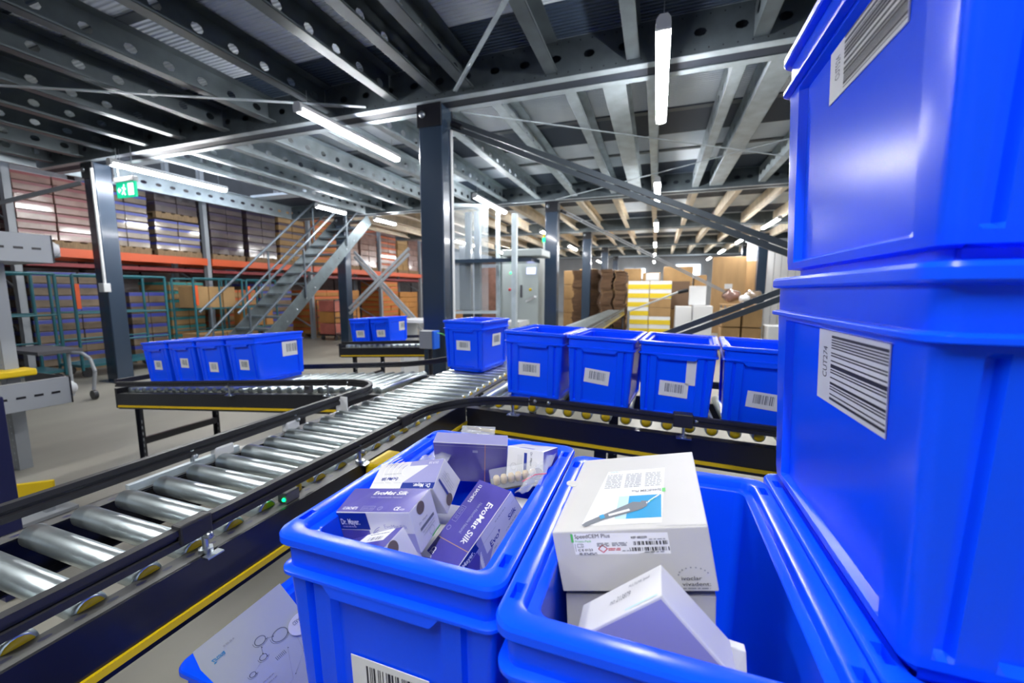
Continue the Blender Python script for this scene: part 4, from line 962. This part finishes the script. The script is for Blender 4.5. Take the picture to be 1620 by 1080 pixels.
# ------------------------------------------------------------------ stairs
STEP_M = mat('dull_galvanised_steel', (0.12, 0.15, 0.168), .4, .6, noise=.2, nscale=6); RAIL_M = mat('grey_blue_rail', (0.102, 0.126, 0.15), .4, .5)
t = thing('steel_staircase', (-6.9, 4.9, 0), 'grey metal staircase rising away to the mezzanine at left', 'staircase')
S0, S1 = (0, 0, 0), (0, 3.35, 3.04)
dirv = Vector(S1).normalized()
for sx in (-.43, .43):
    MB().bar((sx, .0, .05), (sx, 3.3, 3.0), .012, .25).build('stringer', STEP_M, t)
    b = MB()
    for k in range(14):
        p = Vector((sx+.012*(1 if sx > 0 else -1), .14+.235*k, .10+.21*k+.03)); b.lathe(p, (1 if sx > 0 else -1, 0, 0), [(0, .014), (.01, .012), (.013, .001)], 8)
    b.build('bolt_head', GALV, t)
for k in range(14):
    z = .19+.21*k; y = .14+.235*k
    MB().box(-.42, .42, y-.13, y+.12, z, z+.035).build('tread', STEP_M, t)
for sx in (-.46, .46):
    for off in (1.0, .52):
        MB().cyl((sx, -.10, off-.05), (sx, 2.9, 2.65+off-.05), .021, 10).build('handrail', RAIL_M, t)
    for k in (0, 1, 2): MB().cyl((sx, .1+1.2*k, .1+1.1*k), (sx, .1+1.2*k, 1.04+1.06*k), .02, 10).build('rail_post', RAIL_M, t)
# ------------------------------------------------------------------ pallet rack with loads
t = thing('pallet_rack', (-9.0, 0, 0), 'long pallet rack with orange beams along the left side', 'rack')
for y in (1.0, 3.35, 6.12, 8.85, 11.87, 14.4, 17.0):
    for x in (0, -1.05):
        m = MB(); m.box(x-.05, x+.05, y-.045, y-.04, 0, 4.2); m.box(x-.05, x+.05, y+.04, y+.045, 0, 4.2); m.box(x+.045, x+.05, y-.045, y+.045, 0, 4.2); m.build('upright', GREYP, t)
    for k in range(4): MB().bar((0, y, .3+k*1.0), (-1.05, y, .8+k*1.0), .02, .03).build('lattice_brace', GREYP, t)
ys = [1.0, 3.35, 6.12, 8.85, 11.87, 14.4, 17.0]
for a, b in zip(ys, ys[1:]):
    for x in (.06, -1.1): MB().box(x-.025, x+.025, a+.05, b-.05, 1.85, 1.99).build('orange_beam', ORANGE, t)
    MB().box(-1.0, .0, a+.1, b-.1, 1.70, 1.76).build('lower_tie', mat('deep_red_paint', (.2, .015, .02), .5) if a == 1.0 else bpy.data.materials['deep_red_paint'], t)
def load(y0, y1, z0, z1, base, band, label, cat='pallet load', x0=-9.95, x1=-9.0, layers=None, name='pallet_load', rnd=0):
    t = thing(name, ((x0+x1)/2, (y0+y1)/2, z0), label, cat, None)
    hx, hy = (x1-x0)/2, (y1-y0)/2
    m = MB()
    for k in range(5): m.box(-hx, hx, -hy+k*(2*hy-.1)/4, -hy+.1+k*(2*hy-.1)/4, .10, .12)
    for x in (-hx, -.05, hx-.1): m.box(x, x+.1, -hy, hy, 0, .10)
    m.build('wooden_pallet', WOOD, t)
    H = z1-z0-.12; n = layers or max(2, int(H/.17)); h = H/n; c = MB(); bd = MB(); rr = random.Random(int(y0*100))
    for k in range(n):
        nb = max(2, int(2*hy/.42))
        for j in range(nb):
            a = -hy+2*hy*j/nb; b = -hy+2*hy*(j+1)/nb; e = rr.uniform(-.012, .012)
            c.box(-hx+.01, hx-.015+e, a+.004, b-.004, .12+h*k, .12+h*(k+1)-.006)
            if band: bd.box(hx-.016+e, hx-.012+e, a+.006, b-.006, .12+h*k+h*.62, .12+h*(k+1)-.012); bd.box(-hx+.01, hx-.016, a+.006 if j else a+.0005, a+.0035 if j == 0 else a+.007, .12+h*k+h*.62, .12+h*(k+1)-.012)
    c.build('cartons', base, t, .01)
    if band: bd.build('printed_bands', band, t)
    return t
load(3.42, 4.30, 1.99, 3.10, KRAFT_P, BAND_R, 'tall wrapped pallet of cartons with red bands on the rack at far left', layers=7)
load(2.3, 3.25, 1.99, 3.1, KRAFT_P, BAND_R, 'wrapped pallet with red bands cut by the left picture edge', layers=7)
load(4.42, 5.12, 1.99, 3.2, KRAFT_L, BAND_B, 'wrapped pallet of cartons with blue bands beside the exit sign column', layers=7)
load(5.22, 6.02, 1.99, 2.68, KRAFT_L, BAND_B, 'half height wrapped pallet with two blue bands on the rack', layers=4)
load(5.25, 6.0, 2.70, 3.6, KRAFT_K, BAND_K, 'dark wrapped pallet stacked above the half height one')
load(6.25, 6.98, 1.99, 3.5, KRAFT_K, BAND_K, 'dark wrapped pallet right of the rack upright', layers=8)
load(7.1, 7.85, 1.99, 3.5, KRAFT_K, BAND_K, 'dark shiny wrapped pallet behind the stair handrails', layers=8)
load(7.95, 8.75, 1.99, 3.6, KRAFT, BAND_K, 'pallet of brown cartons behind the stairs', layers=8)
load(9.0, 9.9, 1.99, 3.3, KRAFT_O, BAND_O, 'orange banded carton pallet seen through the stair treads', layers=7)
load(10.0, 10.85, 1.99, 3.2, KRAFT_P, None, 'pale pink wrapped pallet right of the stair stringer')
load(10.95, 11.75, 1.99, 3.2, KRAFT_P, None, 'pale wrapped pallet before a far rack upright')
load(11.95, 12.85, 1.99, 3.4, KRAFT_P, BAND_O, 'tall pale pallet with faint orange lines far along the rack')
load(12.95, 13.6, 1.99, 3.4, KRAFT, None, 'plain brown carton pallet far along the rack')
load(13.65, 14.3, 1.99, 3.3, KRAFT_P, None, 'pale pallet nearest the main column on the rack')
load(14.6, 16.8, 1.99, 3.4, KRAFT_P, BAND_R, 'farthest pallet row of the rack seen past the main column')
fl_l = [(2.2, 3.2, 1.6, KRAFT_L, BAND_B, 'floor pallet with blue bands at the far left edge'), (3.45, 4.6, 1.62, KRAFT_L, BAND_B, 'floor pallet of cartons with blue bands behind the first teal cart'), (4.7, 5.3, 1.3, KRAFT_L, BAND_B, 'floor pallet with blue bands right of the left column'),
 (5.35, 6.0, 1.5, KRAFT, mat('teal_carton_band', (.02, .2, .2), .5), 'floor pallet of brown cartons with teal bands'), (6.3, 7.2, 1.35, KRAFT, BAND_O, 'brown cartons on the floor behind the stair foot'), (7.3, 8.2, 1.5, KRAFT_L, BAND_B, 'floor pallet with blue bands under the stairs'),
 (8.95, 9.9, 1.35, KRAFT_O, BAND_O, 'orange cartons on the floor behind the cage trolley'), (10.0, 10.8, 1.35, KRAFT_O, None, 'plain orange cartons on the floor right of the stair column'), (12.0, 12.9, 1.66, KRAFT_O, BAND_O, 'tall stack of orange cartons behind the crossed braces'), (13.0, 14.2, 1.3, KRAFT_O, None, 'orange cartons on the floor left of the main column')]
for a, b, z, m1, m2, lb in fl_l: load(a, b, 0, z, m1, m2, lb)
# backing dark loads to close the view behind
for k, (a, b) in enumerate([(-1, 4), (4.1, 9), (9.1, 14), (14.1, 20)]):
    o = MB()
    for j in range(int((b-a)/1.0)):
        o.box(-12.2+R_.uniform(0, .1), -11.2, a+j*1.0+.03, a+j*1.0+.95, 0, 1.7); o.box(-12.2, -11.25+R_.uniform(0, .1), a+j*1.0+.03, a+j*1.0+.95, 1.7, 3.9)
    tag(o.build('stored_goods', KRAFT_K, None), ['dark goods stacked behind the rack at the far left', 'dark goods stacked behind the rack behind the stairs', 'dark goods stacked behind the rack beyond the stairs', 'dark goods stacked far behind the rack'][k], 'stored goods')
# teal roll carts
def cart(x, y, L, label, H=1.55):
    t = thing('teal_cart', (x, y, 0), label, 'cart', 'teal tube carts')
    for sx in (0, -.6):
        for yy in (0, L): MB().cyl((sx, yy, .12), (sx, yy, H), .02, 10).build('post', TEAL, t)
        MB().cyl((sx, 0, H), (sx, L, H), .02, 10).build('top_tube', TEAL, t)
        for z in (.98, .55): MB().cyl((sx, 0, z), (sx, L, z), .014, 8).build('shelf_tube', TEAL, t)
    MB().cyl((0, L*.5, .2), (0, L*.5, H), .014, 8).build('post', TEAL, t)
    MB().box(-.6, 0, 0, L, .16, .2).build('deck', TEAL, t)
    MB().box(.02, .025, .01, .06, 1.05, 1.42).build('orange_tag', ORANGE, t)
    for sx in (-.05, -.55):
        for yy in (.08, L-.08): MB().cyl((sx-.015, yy, .075), (sx+.015, yy, .075), .075, 14).build('wheel', BLACK, t)
    return t
cart(-8.1, 3.55, 1.2, 'teal tube cart with an orange tag left of the exit sign column')
cart(-8.15, 5.25, .95, 'teal tube cart with goods right of the exit sign column')
cart(-8.15, 6.30, .7, 'teal tube cart just left of the stair foot')
cart(-7.95, 2.3, 1.0, 'teal tube cart at the far left behind the grey channel')
for (a, b, z0, z1, lb) in ((5.3, 6.1, .98, 1.4, 'brown cartons on the upper shelf of the middle teal cart'), (6.36, 6.95, .56, .95, 'orange cartons on the cart by the stair foot'), (5.3, 6.15, .2, .5, 'brown cartons on the deck of the middle teal cart')):
    m = MB(); n = 3
    for k in range(n): m.box(-8.68, -8.22, a+(b-a)*k/n+.01, a+(b-a)*(k+1)/n-.01, z0+.015, z1)
    tag(m.build('carton_row', KRAFT if 'brown' in lb else KRAFT_O, None, .006), lb, 'cartons')
# cage trolley
t = thing('cage_trolley', (-8.0, 8.6, 0), 'black wire cage trolley holding red and orange crates', 'trolley')
for x in (0, -.6):
    for y in (0, .42, .85): MB().cyl((x, y, .12), (x, y, 1.08), .012, 8).build('cage_tube', BLACK, t)
    for z in (.2, .62, 1.08): MB().cyl((x, 0, z), (x, .85, z), .012, 8).build('cage_tube', BLACK, t)
MB().box(-.6, 0, 0, .85, .13, .16).build('deck', BLACK, t)
for y in (.1, .75):
    for x in (-.08, -.52): MB().cyl((x-.015, y, .065), (x+.015, y, .065), .065, 12).build('wheel', BLACK, t)
PINKR = mat('pink_red_carton', (0.372, 0.108, 0.078), .5, noise=.2, nscale=5)
for k, (z, m_) in enumerate(((.165, PINKR), (.47, KRAFT_O), (.775, PINKR))):
    o = MB().box(-.56, -.04, .04, .81, z, z+.29).build('crate', m_, None, .01); o.location = (-8.0, 8.6, 0); tag(o, ['bottom pink crate in the cage trolley', 'orange crate in the middle of the cage trolley', 'top pink crate in the cage trolley'][k], 'crate')

# ------------------------------------------------------------------ cabinet and lift frame
t = thing('control_cabinet', (-2.68, 8.0, 0), 'pale grey two door control cabinet left of a dark column', 'cabinet')
MB().box(-.42, .42, -.0, .5, 0, 2.04).build('body', CABW, t, .01)
for a, b in ((-.415, -.003), (.003, .415)): MB().box(a, b, -.022, -.002, .06, 1.98).build('door', CABW, t, .006)
MB().box(.05, .09, -.045, -.024, 1.2, 1.45).build('handle', DGREY, t); MB().box(.18, .37, -.03, -.023, 1.67, 1.80).build('screen', SCREEN, t)
for x, m_ in ((-.18, RED_P), (.26, YEL)): MB().lathe((x, -.023, 1.36), (0, -1, 0), [(0, .03), (.01, .03), (.02, .02), (.025, .001)], 12).build('warning_mark', m_, t)
MB().lathe((-.16, -.023, 1.70), (0, -1, 0), [(0, .02), (.01, .02), (.014, .001)], 12).build('green_light', LEDG, t)
MB().bar((.2, -.05, 1.12), (.46, -.35, 1.22), .05, .04).build('support_arm', LAMPH, t)
t = thing('lift_frame', (-2.9, 6.4, 0), 'tall pale lift frame with glazed panels right of the main column', 'frame')
for x, y in ((-1.1, .9), (-.15, 1.4)): MB().box(x-.035, x+.035, y-.035, y+.035, 0, 3.0).build('post', GALV_C, t)
for x, y in ((-.55, 1.3), (-.75, 1.3)): MB().box(x-.06, x+.06, y-.05, y+.05, 0, 2.9).build('dark_post', SLATE, t)
for z in (3.0, 1.93, .9): MB().bar((-1.1, .9, z), (-.15, 1.4, z), .05, .06).build('rail', GALV_C, t)
MB().box(-1.05, .75, .75, 1.3, 1.86, 1.93).build('dark_canopy', SLATE, t); MB().box(.2, .95, .7, 1.32, 1.95, 2.08).build('canopy_edge', CABW, t, .02)
MB().box(-1.05, -.17, .93, .94, .95, 2.95).build('glazed_panel', mat('clear_glazing', (.8, .9, .95), .05, alpha=.12), t)
tag(MB().box(-.035, .035, -.035, .035, 0, 2.4).build('thin_post', GALV_C, None), 'thin grey post standing before the pale cabinet', 'post').location = (-1.92, 5.55, 0)
t = thing('signal_lamp', (-2.62, 7.3, 0), 'green and yellow stack light above the cabinet', 'light')
MB().cyl((.42, .9, 2.1), (.42, .9, 2.32), .02, 10).build('stem', LAMPH, t); MB().cyl((.42, .9, 2.32), (.42, .9, 2.40), .035, 12).build('green_light', LEDG, t); MB().cyl((.42, .9, 2.40), (.42, .9, 2.48), .03, 12).build('yellow_light', YEL, t)
MB().box(.40, .44, .86, .94, 2.041, 2.1).build('bracket', GREYP, t)
tag(MB().box(-.10, .10, -.1, .1, 0, 2.4).build('dark_pillar', SLATE, None), 'black narrow pillar seen just right of the main column', 'pillar').location = (-4.38, 9, 0)
tag(MB().box(-1.4, 0, -.3, .3, .72, .80).box(-1.35, -1.29, -.25, .25, 0, .72).box(-.1, -.04, -.25, .25, 0, .72).build('white_bench', LAMPH, None), 'low pale bench in front of the grey cabinet', 'bench').location = (-2.2, 6.9, 0)
tag(MB().box(-.9, 0, -.25, .25, .86, .90).box(-.88, -.82, -.2, .2, 0, .86).box(-.08, -.02, -.2, .2, 0, .86).build('pale_table', LAMPH, None), 'pale conveyor end behind the far pair of bins', 'table').location = (-2.75, 5.4, 0)

# ------------------------------------------------------------------ right background goods
def stackbox(x0, x1, y0, y1, z0, z1, m, label, cat='carton', name='carton', group=None, bev=.01):
    o = MB().box(-(x1-x0)/2, (x1-x0)/2, -(y1-y0)/2, (y1-y0)/2, 0, z1-z0).build(name, m, None, bev); o.location = ((x0+x1)/2, (y0+y1)/2, z0)
    return tag(o, label, cat, group)
# yellow and white cartons
for c in range(2):
    for k in range(6):
        x0 = -.76+c*.58; z0 = .15+k*.245
        o = stackbox(x0, x0+.56, 12.0, 12.5, z0, z0+.24, WHITE if not (c == 1 and k in (2, 3)) else KRAFT, ('left ' if c == 0 else 'right ')+'column of the yellow and white stack, carton '+['at the bottom', 'second from the bottom', 'third from the bottom', 'third from the top', 'second from the top', 'at the top'][k], group='yellow and white cartons')
        if not (c == 1 and k in (2, 3)): MB().box(-.282, .282, -.2515, -.249, .02, .15).build('yellow_panel', YELBOX, o)
t = thing('wooden_pallet', (-.2, 12.25, 0), 'pallet under the yellow and white cartons', 'pallet')
MB().box(-.56, .62, -.3, .3, .10, .148).build('deck_board', WOOD, t); MB().box(-.55, -.45, -.3, .3, 0, .10).box(-.05, .05, -.3, .3, 0, .10).box(.5, .6, -.3, .3, 0, .10).build('runner', WOOD, t)
stackbox(-.3, .05, 12.0, 12.4, 1.63, 1.83, LAMPH, 'grey white box on top of the yellow and white stack')
# ragged stacks of flattened cardboard
def ragged(x0, x1, y, H, label):
    n = int(H/.028); m = MB(); rr = random.Random(int(x0*77))
    for k in range(n):
        a = .025*math.sin(k*.35)+rr.uniform(-.02, .02); m.box(x0+a, x1+a+rr.uniform(-.02, .02), y+a, y+.8+a, .12+k*.028, .12+k*.028+.024)
    m.box(x0, x1, y, y+.8, 0, .115)
    return tag(m.build('flattened_cardboard_stack', KRAFT_D, None), label, 'cardboard stack', 'ragged stacks of flattened cardboard')
ragged(-1.53, -1.22, 12.1, 1.85, 'ragged brown cardboard stack just right of the far column')
ragged(-1.14, -.84, 12.1, 1.80, 'ragged brown cardboard stack left of the yellow cartons')
ragged(-2.02, -1.68, 12.75, 1.9, 'dark ragged cardboard stack directly behind the far column')
ragged(-2.55, -2.22, 13.1, 1.9, 'ragged cardboard stack left of the far column')
for k, (x0, x1, z1) in enumerate([(-3.3, -2.75, 2.1), (-2.72, -2.1, 2.15), (-1.95, -1.2, 2.1), (-1.15, -.55, 2.15), (-.5, .1, 2.0), (.2, 1.15, 2.2), (1.2, 1.6, 1.9)]):
    n = 4
    for j in range(n):
        stackbox(x0, x1, 15.2+.05*k, 16, z1*j/n, z1*(j+1)/n-.01, KRAFT, 'brown carton in the back wall of boxes, '+['far left column', 'second column', 'third column', 'fourth column', 'fifth column', 'sixth column', 'last column'][k]+[' at floor', ' above floor', ' upper', ' top'][j], group='brown cartons forming the back wall of boxes', bev=.015)
stackbox(.36, .92, 13, 13.6, 0, .82, KRAFT, 'lower brown carton right of the yellow stack'); stackbox(.38, .9, 13, 13.6, .83, 1.63, mat('brown_carton', (0.16, 0.096, 0.056), .7), 'upper dark brown carton right of the yellow stack')
stackbox(.50, .92, 12.0, 12.5, 0, .93, WHITE, 'white carton left one of the white group'); stackbox(.94, 1.42, 11.95, 12.45, 0, .95, WHITE, 'white carton right one of the white group'); stackbox(.85, 1.26, 12.15, 12.45, .96, 1.48, WHITE, 'tall white carton topping the white group')
o = stackbox(1.62, 2.55, 14.3, 14.36, 0.02, 2.40, PLY, 'tall plywood panel leaning at the back right', 'panel', 'plywood_panel')
stackbox(2.6, 3.1, 14.9, 14.96, 0.02, 2.3, PLY, 'second plywood panel behind the right column', 'panel', 'plywood_panel')
MB().box(-.1, .12, -.035, -.031, 1.4, 1.55).build('paper_notice', WHITE, o)
for k in range(4): stackbox(1.42+.42*(k % 2), 1.80+.42*(k % 2), 10.3, 10.8, .12+.42*(k//2), .52+.42*(k//2), KRAFT, ['left lower', 'right lower', 'left upper', 'right upper'][k]+' brown carton on the pallet at right', group='brown cartons on the right pallet')
tag(MB().box(1.35, 2.27, 10.2, 10.9, .06, .115).box(1.35, 1.45, 10.2, 10.9, 0, .06).box(2.17, 2.27, 10.2, 10.9, 0, .06).build('wooden_pallet', WOOD, None), 'pallet carrying brown cartons at right', 'pallet')
stackbox(2.28, 2.7, 10, 10.5, 0, .6, WHITE, 'white carton on the floor beside the blue stack edge')
for k, (x, y, z, r) in enumerate([(1.90, 12.3, 1.22, .22), (2.42, 12.4, 1.20, .22), (2.15, 11.98, 1.14, .14)]):
    bm = bmesh.new(); bmesh.ops.create_icosphere(bm, subdivisions=3, radius=r)
    for v in bm.verts: v.co *= 1+.12*math.sin(v.co.x*23+k)*math.cos(v.co.z*19)+.06*math.sin(v.co.y*31)
    me = bpy.data.meshes.new('wrapped_bundle'); bm.to_mesh(me); bm.free(); me.materials.append([KRAFT_P, KRAFT_L, LAMPH][k])
    for p in me.polygons: p.use_smooth = True
    o = bpy.data.objects.new('wrapped_bundle', me); COL.objects.link(o); o.location = (x, y, z); o.scale = (1, .8, .8); tag(o, ['pinkish wrapped bundle on the far table', 'pale wrapped bundle on the far table at right', 'small white wrapped bundle in front on the far table'][k], 'bundle')
t = thing('packing_table', (2.1, 12.3, 0), 'far packing table under the wrapped bundles', 'table')
MB().box(-.45, .5, -.45, .35, .97, 1.0).build('table_top', PLY, t)
for x in (-.4, .45):
    for y in (-.4, .3): MB().box(x-.02, x+.02, y-.02, y+.02, 0, .97).build('leg', GREYP, t)
t = thing('scanner_arm', (-.62, 10.2, 0), 'pale tilted arm with a black head before the yellow cartons', 'arm')
MB().cyl((0, 0, .85), (1.1, 0, 1.32), .022, 10).build('arm_tube', LAMPH, t); MB().cyl((1.08, 0, 1.31), (1.3, 0, 1.36), .045, 10).build('head', BLACK, t); MB().cyl((0, 0, 0), (0, 0, .87), .03, 10).build('stand', GREYP, t)
t = thing('strip_curtain', (3.6, 15.2, 0), 'white translucent strip curtain at the far right', 'curtain')
for k in range(9): MB().box(-.9+k*.2, -.72+k*.2, 0, .01, .0, 2.9).build('strip', WHITE, t)
MB().box(-.95, .95, -.02, .04, 2.9, 3.0).build('curtain_rail', GREYP, t)
for k, (x, y, z1) in enumerate([(-5.5, 17, 2.0), (-7.2, 17.5, 2.4), (-4.3, 14.5, 1.6)]):
    stackbox(x-.6, x+.6, y, y+1, 0, z1, KRAFT_P, ['pinkish goods far behind the lift frame', 'tall pinkish goods far behind the main column', 'pale goods behind the dark pillar'][k], 'stored goods', 'stored_goods')
tag(MB().box(-.35, .35, -.2, .2, 0, .9).build('orange_carton', KRAFT_O, None, .01), 'orange carton glimpsed right of the main column foot', 'carton').location = (-4.4, 8.0, 0)
